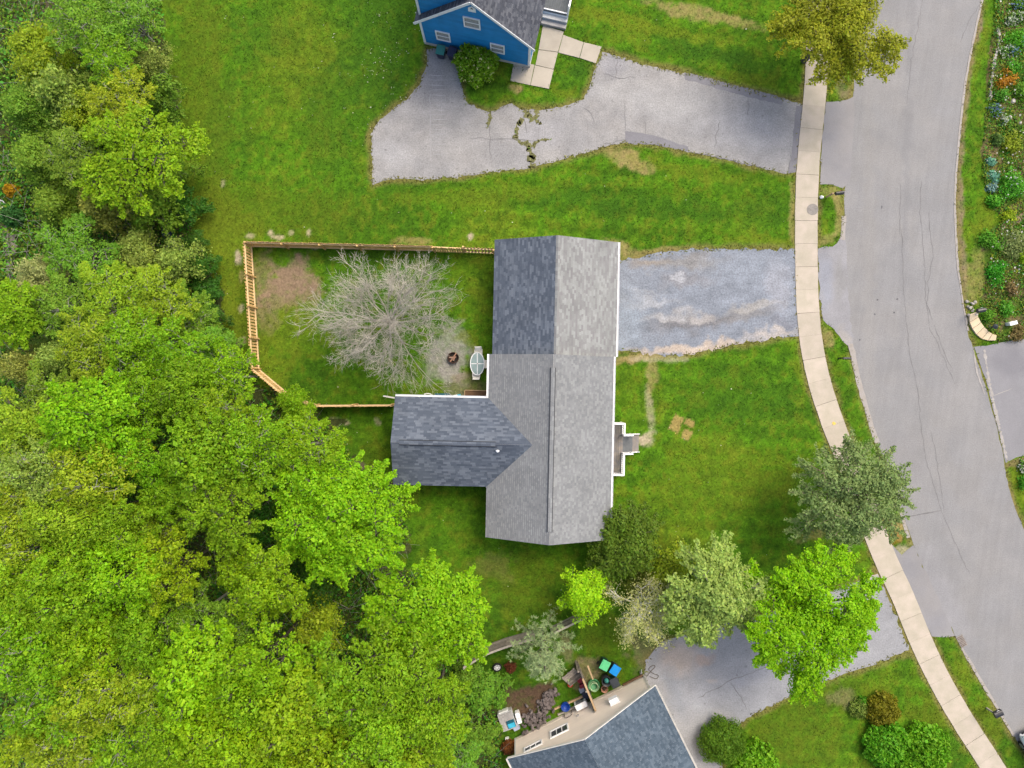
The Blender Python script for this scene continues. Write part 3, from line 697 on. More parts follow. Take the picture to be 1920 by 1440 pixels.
for i, c in enumerate([[(1607, 1098), (1642, 1085)], [(1310, 1310), (1370, 1275), (1480, 1235)], [(1370, 1280), (1400, 1330)]]): crack(d2, c, 0.02, 0.02, 130 + i)
tag(sheet('lower_apron', rough_poly(pave['lowa'], 0.4, 0.04, 15), 0.018, apron_m), 'asphalt apron between sidewalk and street at the lower drive', kind='structure')
d3 = tag(sheet('right_driveway', rough_poly(pave['right'], 0.4, 0.02, 16), 0.018, blob_mat('dark_drive_asphalt', (0.205, 0.205, 0.215), [(1900, 680, 40, 30, 0, (0.165, 0.165, 0.18), 0.6)], 0.08, 0.4, 16, 0.1)), 'dark asphalt driveway meeting the street at the right edge', kind='structure')
gut_m = mat('pale_gutter', (0.30, 0.285, 0.265), 0.9, 0.18, 2.0)
for i, (c, w) in enumerate([([(1845, 655), (1855, 720), (1866, 770), (1880, 830), (1888, 862)], 0.09), ([(1824, 650), (1832, 700), (1846, 740)], 0.05)]):
    crack(d3, c, w, 0.024, 140 + i, gut_m, 0.015, 'gutter_strip')
crack(d3, [(1862, 742), (1898, 728)], 0.02, 0.025, 145, gut_m, 0.01, 'gutter_strip')
kerb_m = mat('worn_kerb_concrete', (0.32, 0.295, 0.265), 0.9, 0.22, 2.5, tint=(0.26, 0.245, 0.23))
for i, (nm, lab, line, w, h) in enumerate([('kerb', 'thin pale kerb along the garden side of the street', [(1868, -120), (1841, 0), (1824, 80), (1809, 160), (1798, 260), (1791, 350), (1791, 420), (1796, 500), (1804, 560), (1815, 620)], 0.07, 0.03),
        ('kerb', 'broken concrete kerb by the narrow grass verge', [(1582, 405), (1580, 450)], 0.16, 0.035),
        ('kerb', 'crumbling pale kerb below the middle drive', [(1594, 645), (1602, 680), (1611, 720), (1624, 765), (1638, 812), (1645, 830)], 0.17, 0.04),
        ('kerb', 'short kerb under the grey green street tree', [(1684, 945), (1696, 985), (1703, 1008)], 0.12, 0.04),
        ('kerb', 'worn kerb beside the lower verge with a mailbox', [(1803, 1215), (1830, 1262), (1868, 1325), (1900, 1380)], 0.09, 0.04)]):
    ln = smooth_line(G(line), 4)
    mb = MB(); q = rough_poly(strip_poly(ln, w), 0.35, 0.018, 20 + i); mb.prism(q, 0.0, h); mb.build(nm, kerb_m); tag(bpy.context.scene.collection.objects[-1], lab, kind='structure')

# concrete sidewalk: one slab after another
def build_sidewalk():
    root = tag(empty('sidewalk'), 'pale concrete sidewalk of square slabs beside the street', kind='structure')
    b = sheet('bedding', strip_poly(sw_line, 0.79), 0.006, M['joint'], root)
    # arc length
    pts = [Vector(p) for p in sw_line]
    cum = [0]
    for i in range(len(pts) - 1): cum.append(cum[-1] + (pts[i + 1] - pts[i]).length)
    def at(s):
        i = max(0, min(len(cum) - 2, int(np.searchsorted(cum, s)) - 1))
        t = (s - cum[i]) / (cum[i + 1] - cum[i] + 1e-9)
        p = pts[i].lerp(pts[i + 1], t); d = (pts[min(i + 2, len(pts) - 1)] - pts[max(i - 1, 0)]).normalized()
        return p, Vector((-d.y, d.x))
    s = 0.4; pitch = 1.62; k = 0
    rr = random.Random(5)
    while s + pitch < cum[-1]:
        g = 0.020 if k % 2 == 0 else 0.006
        e = s + pitch
        rows = []
        for j in range(4):
            p, n = at(s + g + (pitch - g) * j / 3.0)
            w = 0.79 + rr.uniform(-.012, .012)
            rows.append((p + n * w, p - n * w))
        z0 = 0.05 + rr.uniform(-.008, .008); z1 = 0.05 + rr.uniform(-.008, .008)
        vs, fs = [], []
        for j, (a, c) in enumerate(rows):
            z = z0 + (z1 - z0) * j / 3
            vs += [(a.x, a.y, z), (c.x, c.y, z), (a.x, a.y, 0.0), (c.x, c.y, 0.0)]
        for j in range(3):
            o = j * 4
            fs += [(o, o + 1, o + 5, o + 4), (o + 2, o, o + 4, o + 6), (o + 1, o + 3, o + 7, o + 5)]
        fs += [(0, 2, 3, 1), (12, 13, 15, 14)]
        mb = MB(); mb.add(vs, fs); mb.build('slab', M['concrete'], root)
        s = e; k += 1
    return root
build_sidewalk()

def build_blue_path():
    root = tag(empty('concrete_path'), 'pale concrete walk of slabs leading to the blue house porch', kind='structure')
    slabs = [[(957, 152), (994, 160), (1002, 122), (964, 114)], [(995, 160), (1029, 167), (1038, 131), (1003, 123)], [(1004, 122), (1038, 130), (1046, 99), (1010, 94)], [(1010, 93), (1046, 98), (1057, 60), (1018, 48)], [(1047, 99), (1086, 109), (1094, 80), (1056, 66)], [(1087, 109), (1117, 119), (1128, 88), (1095, 80)]]
    for q in slabs:
        z = 0.06 + R_.uniform(-.006, .006)
        mb = MB(); mb.prism(G(q)[::-1], 0.0, z); mb.build('slab', M['concrete_path'], root)
build_blue_path()

mb = MB(); q = P(1523, 393, 0); mb.lathe([(0.40, 0.045), (0.40, 0.063), (0.34, 0.066), (0.0, 0.066)], (q.x, q.y, 0), 20)
for k in range(6):
    a = k * math.pi / 3; mb.bar((q.x + .1 * math.cos(a), q.y + .1 * math.sin(a), .068), (q.x + .3 * math.cos(a), q.y + .3 * math.sin(a), .068), .03, .008)
tag(mb.build('manhole_cover', M['iron']), 'round grey utility cover set into the sidewalk slab', 'manhole cover')
root = empty('storm_drain', P(1803, 1202), rad(-62), 'rusty storm drain grate at the kerb corner of the lower drive', 'storm drain')
mb = MB(); mb.box((0, 0, 0.02), (0.85, 0.5, 0.03)); mb.build('frame', M['iron'], root)
for k in range(7):
    mb = MB(); mb.box((-0.33 + k * 0.11, 0, 0.04), (0.045, 0.4, 0.02)); mb.build('grate_bar', M['basin'], root)
mb = MB(); q = P(1563, 794)
mb.prism([(q.x + .16 * math.cos(t) * R_.uniform(.5, 1), q.y + .16 * math.sin(t) * R_.uniform(.5, 1)) for t in [k * .7 for k in range(9)]], 0.058, 0.064)
tag(mb.build('paint_mark', M['yellow_mark']), 'small yellow paint blot sprayed on a sidewalk slab', 'paint mark')

# ------------------------------------------------------------------ roofs and houses
def clip(poly, a, b, c):
    """keep a*x+b*y<=c"""
    out = []
    n = len(poly)
    for i in range(n):
        p, q = poly[i], poly[(i + 1) % n]
        dp = a * p[0] + b * p[1] - c; dq = a * q[0] + b * q[1] - c
        if dp <= 0: out.append(p)
        if (dp < 0 < dq) or (dq < 0 < dp):
            t = dp / (dp - dq); out.append((p[0] + t * (q[0] - p[0]), p[1] + t * (q[1] - p[1])))
    return out
def shingles(name, parent, A, B, up, poly, m, expo=0.142, wmin=0.16, wmax=0.5, seed=1, lift=0.0, band=None):
    """A->B eave line, up = unit slope vector, poly = convex outline in (along, upslope) metres"""
    rr = random.Random(seed)
    A = Vector(A); x = (Vector(B) - A).normalized(); up = Vector(up).normalized(); nrm = x.cross(up).normalized()
    if nrm.z < 0: nrm = -nrm
    ar = sum(poly[i][0] * poly[(i + 1) % len(poly)][1] - poly[(i + 1) % len(poly)][0] * poly[i][1] for i in range(len(poly)))
    if ar < 0: poly = poly[::-1]
    hp = []
    for i in range(len(poly)):
        p, q = poly[i], poly[(i + 1) % len(poly)]
        a, b = (q[1] - p[1]), -(q[0] - p[0]); hp.append((a, b, a * p[0] + b * p[1]))
    x0 = min(p[0] for p in poly); x1 = max(p[0] for p in poly); y0 = min(p[1] for p in poly); y1 = max(p[1] for p in poly)
    vs, fs = [], []
    v = y0
    while v < y1:
        u = x0 - rr.uniform(0, wmax)
        while u < x1:
            w = rr.uniform(wmin, wmax)
            q = [(u, v), (u + w, v), (u + w, v + expo), (u, v + expo)]
            for h in hp:
                q = clip(q, *h)
                if len(q) < 3: break
            if len(q) >= 3:
                th = rr.uniform(0.008, 0.02)
                n0 = len(vs)
                for pu, pv in q:
                    t = (pv - v) / expo
                    vs.append(A + x * pu + up * pv + nrm * (lift + th * (1 - t) + 0.002))
                fs.append(tuple(range(n0, n0 + len(q))))
                lo = [i for i, p in enumerate(q) if abs(p[1] - v) < 1e-5]
                if len(lo) == 2:
                    i, j = sorted(lo, key=lambda i: q[i][0])
                    n1 = len(vs)
                    vs += [vs[n0 + i] - nrm * 0.02, vs[n0 + j] - nrm * 0.02]
                    fs.append((n0 + i, n1, n1 + 1, n0 + j))
            u += w
        v += expo
    nb_ = len(fs)
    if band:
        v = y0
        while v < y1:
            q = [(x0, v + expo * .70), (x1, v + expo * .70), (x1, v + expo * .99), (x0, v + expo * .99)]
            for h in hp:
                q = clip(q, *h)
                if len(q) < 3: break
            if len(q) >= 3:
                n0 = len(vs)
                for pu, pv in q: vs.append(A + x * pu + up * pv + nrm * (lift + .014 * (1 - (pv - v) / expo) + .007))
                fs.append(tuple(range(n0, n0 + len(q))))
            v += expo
    mb = MB(); mb.add(vs, fs)
    o = mb.build(name, m, parent)
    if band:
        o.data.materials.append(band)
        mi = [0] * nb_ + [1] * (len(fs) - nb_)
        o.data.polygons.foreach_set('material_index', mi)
    o['kind'] = 'stuff'
    return o

class Frame:
    def __init__(s, o, ang):
        s.o = Vector((o[0], o[1], 0)); s.u = Vector((math.cos(ang), math.sin(ang), 0)); s.v = Vector((-math.sin(ang), math.cos(ang), 0)); s.a = ang
    def __call__(s, a, b, z=0.0): return s.o + s.u * a + s.v * b + Vector((0, 0, z))

def slab_roof(fr, corners, th, mat_, parent, name='roof_deck'):
    """closed thin slab under shingles from 4 world corners"""
    vs = [Vector(c) for c in corners] + [Vector(c) - Vector((0, 0, th)) for c in corners]
    mb = MB(); mb.add(vs, [(0, 1, 2, 3), (7, 6, 5, 4), (0, 4, 5, 1), (1, 5, 6, 2), (2, 6, 7, 3), (3, 7, 4, 0)])
    return mb.build(name, mat_, parent)

def window(parent, fr, a, b_wall, z, w, h, out=1, panes=2, name='window', blinds=True, vert=False):
    """window on a wall lying along fr.u at depth b_wall; out = +1/-1 side of fr.v it faces"""
    fw = 0.09
    o = MB()
    y = b_wall + out * 0.03
    for sx in (-1, 1): o.box(fr(a + sx * (w / 2 + fw / 2), y, z), (fw, 0.07, h + 2 * fw), fr.a)
    for sz in (-1, 1): o.box(fr(a, y, z + sz * (h / 2 + fw / 2)), (w, 0.07, fw), fr.a)
    win = o.build(name, M['white'], parent)
    g = MB(); g.box(fr(a, b_wall + out * 0.008, z), (w, 0.015, h), fr.a); g.build('pane', M['glass'], win)
    if blinds:
        bl = MB()
        n = int(h / 0.11)
        for k in range(n): bl.box(fr(a, b_wall + out * 0.021, z - h / 2 + (k + .5) * h / n), (w - 0.06, 0.006, h / n * 0.62), fr.a)
        bl.build('blind', M['blind'], win)
    if panes == 3:
        for k in (-1, 1):
            s = MB(); s.box(fr(a + k * w / 6, b_wall + out * 0.035, z), (0.05, 0.03, h), fr.a); s.build('muntin', M['white'], win)
    else:
        s = MB(); s.box(fr(a, b_wall + out * 0.035, z), (w, 0.03, 0.05), fr.a); s.build('muntin', M['white'], win)
    return win

def gutter(parent, a, b, w=0.11, m=None):
    mb = MB(); a, b = Vector(a), Vector(b)
    mb.bar(a, b, w, 0.02)
    d = (b - a).normalized(); n = Vector((-d.y, d.x, 0))
    for sg in (-1, 1): mb.bar(a + n * sg * w / 2 + Vector((0, 0, .05)), b + n * sg * w / 2 + Vector((0, 0, .05)), 0.012, 0.1)
    return mb.build('gutter', m or M['white'], parent)

def main_house():
    fr = Frame((2.494, -4.16), rad(-1.2))
    root = world_root('grey_roofed_house', fr(0, 0), 0, 'single storey house with grey shingle roof, attached garage and dark rear wing', 'house')
    zE, zR, hw, hl = 3.0, 5.0, 4.12, 6.05
    gE, gR, gu, gw, g0, g1 = 2.8, 4.6, 0.185, 4.11, hl, 13.66
    wE, wR, wv, ww, w0 = 3.0, 4.42, 0.22, 2.92, -10.28
    # walls
    def gable_walls(cu, hw_, v0, v1, zb, zt, zr, name):
        mb = MB(); i = 0.3
        prof = [(cu - hw_ + i, 0.0), (cu + hw_ - i, 0.0), (cu + hw_ - i, zt), (cu, zr), (cu - hw_ + i, zt)]
        va, vb = v0, v1
        vs = [fr(p, va, z) for p, z in prof] + [fr(p, vb, z) for p, z in prof]
        fs = [(4, 3, 2, 1, 0), (5, 6, 7, 8, 9)] + [(k, (k + 1) % 5, 5 + (k + 1) % 5, 5 + k) for k in range(5)]
        mb.add(vs, fs); return mb.build(name, M['vinyl_grey'], root)
    gable_walls(0, hw, -hl + 0.3, hl - 0.02, 0, zE - 0.02, zR - 0.22, 'wall')
    gable_walls(gu, gw, g0, g1 - 0.2, 0, gE - 0.02, gR - 0.22, 'wall')
    mb = MB()
    prof = [(wv - ww + .3, 0), (wv + ww - .3, 0), (wv + ww - .3, wE - .02), (wv, wR - .2), (wv - ww + .3, wE - .02)]
    vs = [fr(w0 + .3, p, z) for p, z in prof] + [fr(-hw + .32, p, z) for p, z in prof]
    mb.add(vs, [(0, 1, 2, 3, 4), (9, 8, 7, 6, 5)] + [(k, 5 + k, 5 + (k + 1) % 5, (k + 1) % 5) for k in range(5)]); mb.build('wall', M['vinyl_grey'], root)
    # main roof
    def two_slopes(cu, hw_, v0, v1, ze, zr, mw, me, wmin, wmax, seed, expo=0.142, band=None):
        L = v1 - v0; sl = math.hypot(hw_, zr - ze)
        for sg, m in ((-1, mw), (1, me)):
            a = fr(cu + sg * hw_, v0, ze); b = fr(cu + sg * hw_, v1, ze); up = (fr(cu, v0, zr) - a)
            rid0 = fr(cu, v0, zr); rid1 = fr(cu, v1, zr)
            slab_roof(fr, [a, b, rid1, rid0] if sg > 0 else [b, a, rid0, rid1], 0.12, M['offwhite'], root)
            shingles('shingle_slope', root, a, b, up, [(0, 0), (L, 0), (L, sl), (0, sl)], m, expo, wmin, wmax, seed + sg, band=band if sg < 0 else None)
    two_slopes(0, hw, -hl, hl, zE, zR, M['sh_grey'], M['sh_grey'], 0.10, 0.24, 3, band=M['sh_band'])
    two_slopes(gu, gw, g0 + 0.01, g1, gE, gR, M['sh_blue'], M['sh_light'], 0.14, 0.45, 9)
    # wing roof: ridge runs along u and dies into the main west slope
    ue = -hw + hw * (wR - zE) / (zR - zE)
    sl = math.hypot(ww, wR - wE)
    for sg in (-1, 1):
        a = fr(w0, wv + sg * ww, wE + .015); b = fr(-hw, wv + sg * ww, wE + .015); up = fr(w0, wv, wR + .015) - a
        r1 = fr(ue, wv, wR + .015); r0 = fr(w0, wv, wR + .015)
        slab_roof(fr, [b, a, r0, r1] if sg > 0 else [a, b, r1, r0], 0.10, M['offwhite'], root)
        shingles('shingle_slope', root, a, b, up, [(0, 0), (-hw - w0, 0), (ue - w0, sl), (0, sl)], M['sh_blue'], 0.142, 0.15, 0.5, 21 + sg, 0.004)
    # ridge vents: raised cap pieces, dark side strips paint in their shadow gaps
    def ridge_vent(p0, p1, m):
        p0, p1 = Vector(p0), Vector(p1); d = (p1 - p0).normalized(); n = Vector((-d.y, d.x, 0)); L = (p1 - p0).length
        vent = MB()
        for sg in (-1, 1): vent.bar(p0 + n * sg * .13 + Vector((0, 0, .0)), p1 + n * sg * .13 + Vector((0, 0, .0)), 0.07, 0.07)
        vo = vent.build('ridge_vent', M['dark'], root)
        k = int(L / 0.3)
        cap = MB()
        for i in range(k):
            a = p0 + d * (L * i / k); b = p0 + d * (L * (i + 1) / k - 0.008)
            for sg in (-1, 1):
                cap.add([a + Vector((0, 0, .055)), b + Vector((0, 0, .052)), b + n * sg * .125 + Vector((0, 0, .035)), a + n * sg * .125 + Vector((0, 0, .038))], [(0, 1, 2, 3)])
        cap.build('cap_shingles', m, vo)['kind'] = 'stuff'
    ridge_vent(fr(0, -5.2, zR), fr(0, 5.2, zR), M['sh_grey'])
    ridge_vent(fr(w0 + .55, wv, wR), fr(-3.55, wv, wR), M['sh_blue'])
    # plain ridge caps for the rest
    def ridge_cap(p0, p1, m):
        p0, p1 = Vector(p0), Vector(p1); d = (p1 - p0).normalized(); n = Vector((-d.y, d.x, 0)); L = (p1 - p0).length; k = max(1, int(L / .25)); cap = MB()
        for i in range(k):
            a = p0 + d * (L * i / k); b = p0 + d * (L * (i + 1) / k - .006)
            for sg in (-1, 1): cap.add([a + Vector((0, 0, .03)), b + Vector((0, 0, .026)), b + n * sg * .14 + Vector((0, 0, -.035)), a + n * sg * .14 + Vector((0, 0, -.03))], [(0, 1, 2, 3)])
        cap.build('ridge_cap', m, root)['kind'] = 'stuff'
    ridge_cap(fr(gu, g0 + .05, gR), fr(gu, g1, gR), M['sh_light'])
    # gutters and downspouts
    gutter(root, fr(hw + .06, -hl + 0.6, zE - .06), fr(hw + .06, hl, zE - .06))
    gutter(root, fr(gu + gw + .05, g0, gE - .06), fr(gu + gw + .05, g1, gE - .06))
    gutter(root, fr(-hw - .07, wv + ww, zE - .06), fr(-hw - .07, hl, zE - .06))
    gutter(root, fr(w0, wv + ww + .07, wE - .06), fr(-hw - .1, wv + ww + .07, wE - .06))
    mb = MB(); mb.tube([fr(-hw - .02, wv - ww - .08, 2.9), fr(-hw + .25, wv - ww - .05, 2.5), fr(-hw + .25, wv - ww - .05, .1)], .045, 6); mb.build('downspout', M['white'], root)
    # plumbing vent on the wing
    q = fr(-3.42, wv - .42, wR - .2)
    mb = MB(); mb.lathe([(.12, .0), (.12, .03), (.06, .05), (.055, .38), (.04, .38)], q, 12); mb.build('vent_pipe', M['white'], root)
    # doors and windows of the street side and the others
    gd = MB(); fe = Frame(fr(0, 0), rad(-1.2))
    xg = gu + gw - .3
    for k in range(5):
        gd.box(fr(xg + .02, 9.9, .28 + k * .47), (.05, 4.9, .45), fr.a)
    gd.build('garage_door', M['white'], root)
    east = Frame(fr(0, 0), rad(-1.2 + 90))
    xe = hw - .3
    for v in (3.6, -0.2, -4.8):
        wi = MB()
        for sg in (-1, 1): wi.box(fr(xe + .03, v + sg * .75, 1.75), (.07, .09, 1.3), fr.a)
        for sg in (-1, 1): wi.box(fr(xe + .03, v, 1.75 + sg * .6), (.07, 1.41, .09), fr.a)
        wo_ = wi.build('window', M['white'], root)
        g = MB(); g.box(fr(xe + .008, v, 1.75), (.015, 1.41, 1.11), fr.a); g.build('pane', M['glass'], wo_)
    dr = MB(); dr.box(fr(xe + .03, 1.6 - 1.6, 2.05), (.05, .0001, .0001), fr.a)
    d = MB(); d.box(fr(xe + .025, 0.95, 2.0), (.05, .92, 2.0), fr.a); d.build('front_door', M['navy'], root)
    # porch with boards, rails and steps
    zd = 1.0
    x0, x1 = xe + .02, 5.14
    v0, v1 = -1.94, 1.62
    sv0, sv1 = -0.42, 0.74
    po = world_root('front_porch', fr((x0 + x1) / 2, 0), 0, 'small grey deck porch with white railings and steps on the street side', 'porch')
    n = 9
    for k in range(n):
        mb = MB(); w = (x1 - x0) / n
        mb.box(fr(x0 + (k + .5) * w, (v0 + v1) / 2, zd), (w - .012, v1 - v0, .035), fr.a); mb.build('deck_board', M['deck'], po)
    mb = MB()
    for a, b, c, d2_ in ((x1 - .02, v0, x1 - .02, v1), (x0, v0 + .02, x1, v0 + .02), (x0, v1 - .02, x1, v1 - .02)): mb.bar(fr(a, b, zd - .12), fr(c, d2_, zd - .12), .03, .18)
    mb.build('skirt_board', M['white'], po)
    posts = [(x1 - .05, v0 + .05), (x1 - .05, v1 - .05), (x1 - .05, sv0 - .05), (x1 - .05, sv1 + .05), (x0 + .05, v0 + .05), (x0 + .05, v1 - .05)]
    for a, b in posts:
        mb = MB(); mb.box(fr(a, b, (zd + 1.0) / 2), (.1, .1, zd + 1.0), fr.a); mb.build('post', M['white'], po)
    runs = [((x0, v0 + .05), (x1 - .05, v0 + .05)), ((x1 - .05, v0 + .05), (x1 - .05, sv0 - .05)), ((x1 - .05, sv1 + .05), (x1 - .05, v1 - .05)), ((x0, v1 - .05), (x1 - .05, v1 - .05))]
    for (a, b), (c, d_) in runs:
        mb = MB(); mb.bar(fr(a, b, zd + .98), fr(c, d_, zd + .98), .11, .05); mb.build('handrail', M['white'], po)
        mb = MB(); mb.bar(fr(a, b, zd + .12), fr(c, d_, zd + .12), .08, .05); mb.build('bottom_rail', M['white'], po)
        L = math.hypot(c - a, d_ - b); k = int(L / .13)
        for i in range(1, k):
            t = i / k; mb = MB(); mb.box(fr(a + (c - a) * t, b + (d_ - b) * t, zd + .55), (.035, .035, .84), fr.a); mb.build('baluster', M['white'], po)
    ns = 5
    for k in range(ns):
        z = zd - (k + 1) * zd / (ns + 0.0) + .03
        mb = MB(); mb.box(fr(x1 + .13 + k * .25, (sv0 + sv1) / 2, max(z, .06)), (.26, sv1 - sv0, .045), fr.a); mb.build('tread', M['step'] if k < 3 else M['deck'], po)
    for sv in (sv0 - .05, sv1 + .05):
        mb = MB(); mb.bar(fr(x1, sv, zd - .1), fr(x1 + ns * .25, sv, .05), .05, .24); mb.build('stringer', M['white'], po)
        mb = MB(); mb.bar(fr(x1 - .05, sv, zd + .96), fr(x1 + .62, sv, zd + .62), .1, .05); mb.build('stair_rail', M['white'], po)
        mb = MB(); mb.box(fr(x1 + .6, sv, .78), (.09, .09, 1.56 - .3), fr.a); mb.build('post', M['white'], po)
        for i in range(1, 5):
            t = i / 5; mb = MB(); mb.bar(fr(x1 + t * .6, sv, zd - .1 - t * .4), fr(x1 + t * .6, sv, zd + .94 - t * .33), .035, .035); mb.build('baluster', M['white'], po)
    return fr
fr_main = main_house()

def blue_house():
    fr = Frame((-2.44, 23.08), rad(-12.8))
    root = world_root('blue_house', fr(0, 0), 0, 'bright blue clapboard gable house with white trim at the top edge', 'house')
    zE, zR = 3.22, 7.4
    hw, ov, dep = 3.76, 0.29, 11.0
    sl = (zR - zE) / (hw + ov)
    zw = zR - 0.16 - sl * hw          # wall top at corners
    mb = MB()
    prof = [(-hw, 0), (hw, 0), (hw, zw), (0, zR - .18), (-hw, zw)]
    vs = [fr(p, .04, z) for p, z in prof] + [fr(p, dep, z) for p, z in prof]
    mb.add(vs, [(0, 1, 2, 3, 4), (9, 8, 7, 6, 5)] + [(k, 5 + k, 5 + (k + 1) % 5, (k + 1) % 5) for k in range(5)]); mb.build('wall', M['blue_siding'], root)
    mb = MB(); mb.box(fr(0, dep / 2, .17), (2 * hw + .06, dep + .06, .34), fr.a); mb.build('foundation', M['foundation'], root)
    # clapboards on the gable
    zz = .36; e = 0.17
    while zz < zR - .3:
        zt = zz + e
        if zz < zw: a0 = hw - .11
        else: a0 = (zR - .2 - zz) / sl
        a1 = hw - .11 if zt < zw else (zR - .2 - zt) / sl
        a1 = max(a1, 0.01)
        mb = MB()
        mb.add([fr(-a0, -.022, zz), fr(a0, -.022, zz), fr(a1, .012, zt + .01), fr(-a1, .012, zt + .01), fr(-a0, .03, zz), fr(a0, .03, zz)], [(0, 1, 2, 3), (0, 4, 5, 1)])
        mb.build('clapboard', M['blue_siding'], root)
        zz = zt
    for sg in (-1, 1):
        mb = MB(); mb.box(fr(sg * (hw - .045), -.0, (zw + .34) / 2), (.15, .1, zw - .34), fr.a); mb.build('corner_board', M['white'], root)
    # roof
    L = dep + 0.25
    for sg in (-1, 1):
        a = fr(sg * (hw + ov), -.22, zE); b = fr(sg * (hw + ov), dep, zE); r0 = fr(0, -.22, zR); r1 = fr(0, dep, zR)
        slab_roof(fr, [a, b, r1, r0] if sg > 0 else [b, a, r0, r1], .12, M['offwhite'], root)
        s = math.hypot(hw + ov, zR - zE)
        shingles('shingle_slope', root, a, b, r0 - a, [(0, 0), (L - .03, 0), (L - .03, s), (0, s)], M['sh_char'], .142, .12, .4, 40 + sg)
        mb = MB(); mb.bar(fr(sg * (hw + ov), -.235, zE - .05), fr(0, -.235, zR - .05), .035, .2); mb.build('rake_board', M['white'], root)
    mb = MB(); mb.box(fr(-hw - ov + .02, -.235, zE - .06), (.16, .04, .16), fr.a); mb.build('eave_return', M['white'], root)
    mb = MB(); mb.box(fr(hw + ov - .02, -.235, zE - .06), (.16, .04, .16), fr.a); mb.build('eave_return', M['white'], root)
    # gable vent and windows
    W0 = fr(0, 0); u = fr.u
    a, z = wall_hit(885, 17, W0, u)
    mb = MB(); mb.add([fr(a - .24, -.05, z - .26), fr(a + .24, -.05, z - .26), fr(a + .24, -.05, z + .14), fr(a, -.05, z + .36), fr(a - .24, -.05, z + .14), fr(a - .24, .02, z - .26), fr(a + .24, .02, z - .26), fr(a + .24, .02, z + .14), fr(a, .02, z + .36), fr(a - .24, .02, z + .14)], [(0, 1, 2, 3, 4)] + [(k, 5 + k, 5 + (k + 1) % 5, (k + 1) % 5) for k in range(5)])
    v = mb.build('gable_vent', M['white'], root)
    for k in range(3):
        mb = MB(); mb.box(fr(a, -.055, z + .10 + k * .06), (.18 - k * .05, .012, .025), fr.a); mb.build('louvre', M['dark'], v)
    for px, py, w, h in ((831, 67, .82, 1.02), (885, 42, .92, 1.1), (933, 90, .82, 1.02)):
        a, z = wall_hit(px, py, W0, u)
        window(root, fr, a, -.02, z, w, h, -1)
    # shed dormer on the west slope, set back behind the rake
    b0 = .28
    mb = MB()
    zt = zR - .05; za = zE + .1
    pts = [(-hw, za), (-.35, zR - .5), (-.35, zt), (-hw, 5.75)]
    vs = [fr(p, b0, z) for p, z in pts] + [fr(p, dep, z) for p, z in pts]
    mb.add(vs, [(0, 1, 2, 3), (7, 6, 5, 4)] + [(k, 4 + k, 4 + (k + 1) % 4, (k + 1) % 4) for k in range(4)])
    dm = mb.build('dormer', M['blue_siding'], root)
    zz = za + .05
    while zz < 6.9:
        x1 = -max(.36, (zR - zz) / sl - 0.02); x0 = -hw + .1
        if zz > 5.7: x0 = -hw + .1 + (zz - 5.7) / (zt - 5.75) * (hw - .45)
        if x1 > x0:
            mb = MB(); mb.add([fr(x0, b0 - .022, zz), fr(x1, b0 - .022, zz), fr(x1, b0 - .002, zz + .18), fr(x0, b0 - .002, zz + .18)], [(0, 1, 2, 3)]); mb.build('clapboard', M['blue_siding'], dm)
        zz += .17
    mb = MB(); mb.box(fr(-hw + .04, b0 - .02, (za + 5.75) / 2), (.15, .08, 5.75 - za), fr.a); mb.build('corner_board', M['white'], dm)
    a = fr(-hw - .25, b0 - .1, 5.82); b = fr(-hw - .25, dep, 5.82); r0 = fr(-.2, b0 - .1, zR + .06); r1 = fr(-.2, dep, zR + .06)
    slab_roof(fr, [b, a, r0, r1], .1, M['white'], dm, 'dormer_roof')
    s = (r0 - a).length
    o = shingles('dormer_shingles', dm, a, b, r0 - a, [(0, 0), (dep - b0 + .1, 0), (dep - b0 + .1, s), (0, s)], M['sh_char'], .142, .12, .4, 77)
    # wall lamp at the corner
    a = MB(); a.box(fr(hw + .1, .55, 1.7), (.12, .12, .35), fr.a); a.build('wall_lamp', M['white'], root)
    # side porch with deck, skirt and white railing
    po = world_root('side_porch', fr(hw + .9, 3), 0, 'grey side porch with white railings beside the blue house', 'porch')
    zd = .75
    pv0, pv1 = 1.9, 6.4
    # locate front edge of deck from the photo
    c0 = P(1022, 21, zd); c1 = P(1063, 29, zd)
    loc = lambda q: ((q - fr.o).dot(fr.u), (q - fr.o).dot(fr.v))
    (ua, va), (ub, vb) = loc(c0), loc(c1)
    pv0 = (va + vb) / 2; pu0 = hw + .02; pu1 = ub + .1
    nb = 12
    w = (pu1 - pu0) / nb
    for k in range(nb):
        mb = MB(); mb.box(fr(pu0 + (k + .5) * w, pv0 + 2.2, zd), (w - .01, 4.4, .04), fr.a); mb.build('deck_board', M['step'], po)
    for k, (zt, d0) in enumerate(((.52, .0), (.3, .32))):
        mb = MB(); mb.box(fr((pu0 + pu1) / 2 + .05, pv0 - .17 - d0, zt / 2), (pu1 - pu0 - .1, .33, zt), fr.a); mb.build('step', M['concrete_grey'] if k else M['vinyl_grey'], po)
    mb = MB(); mb.box(fr((pu0 + pu1) / 2, pv0 - .005, .36), (pu1 - pu0, .03, .68), fr.a); mb.build('skirt_board', M['white'], po)
    for b in (pv0 + .06, pv0 + 1.6, pv0 + 3.2):
        mb = MB(); mb.box(fr(pu1 - .06, b, 1.0), (.11, .11, 2.0), fr.a); mb.build('post', M['white'], po)
    for z in (zd + 1.0, zd + .15):
        mb = MB(); mb.bar(fr(pu1 - .06, pv0 + .06, z), fr(pu1 - .06, pv0 + 4.2, z), .09, .06); mb.build('handrail', M['white'], po)
    for k in range(20):
        mb = MB(); mb.box(fr(pu1 - .06, pv0 + .2 + k * .2, zd + .57), (.04, .04, .8), fr.a); mb.build('baluster', M['white'], po)
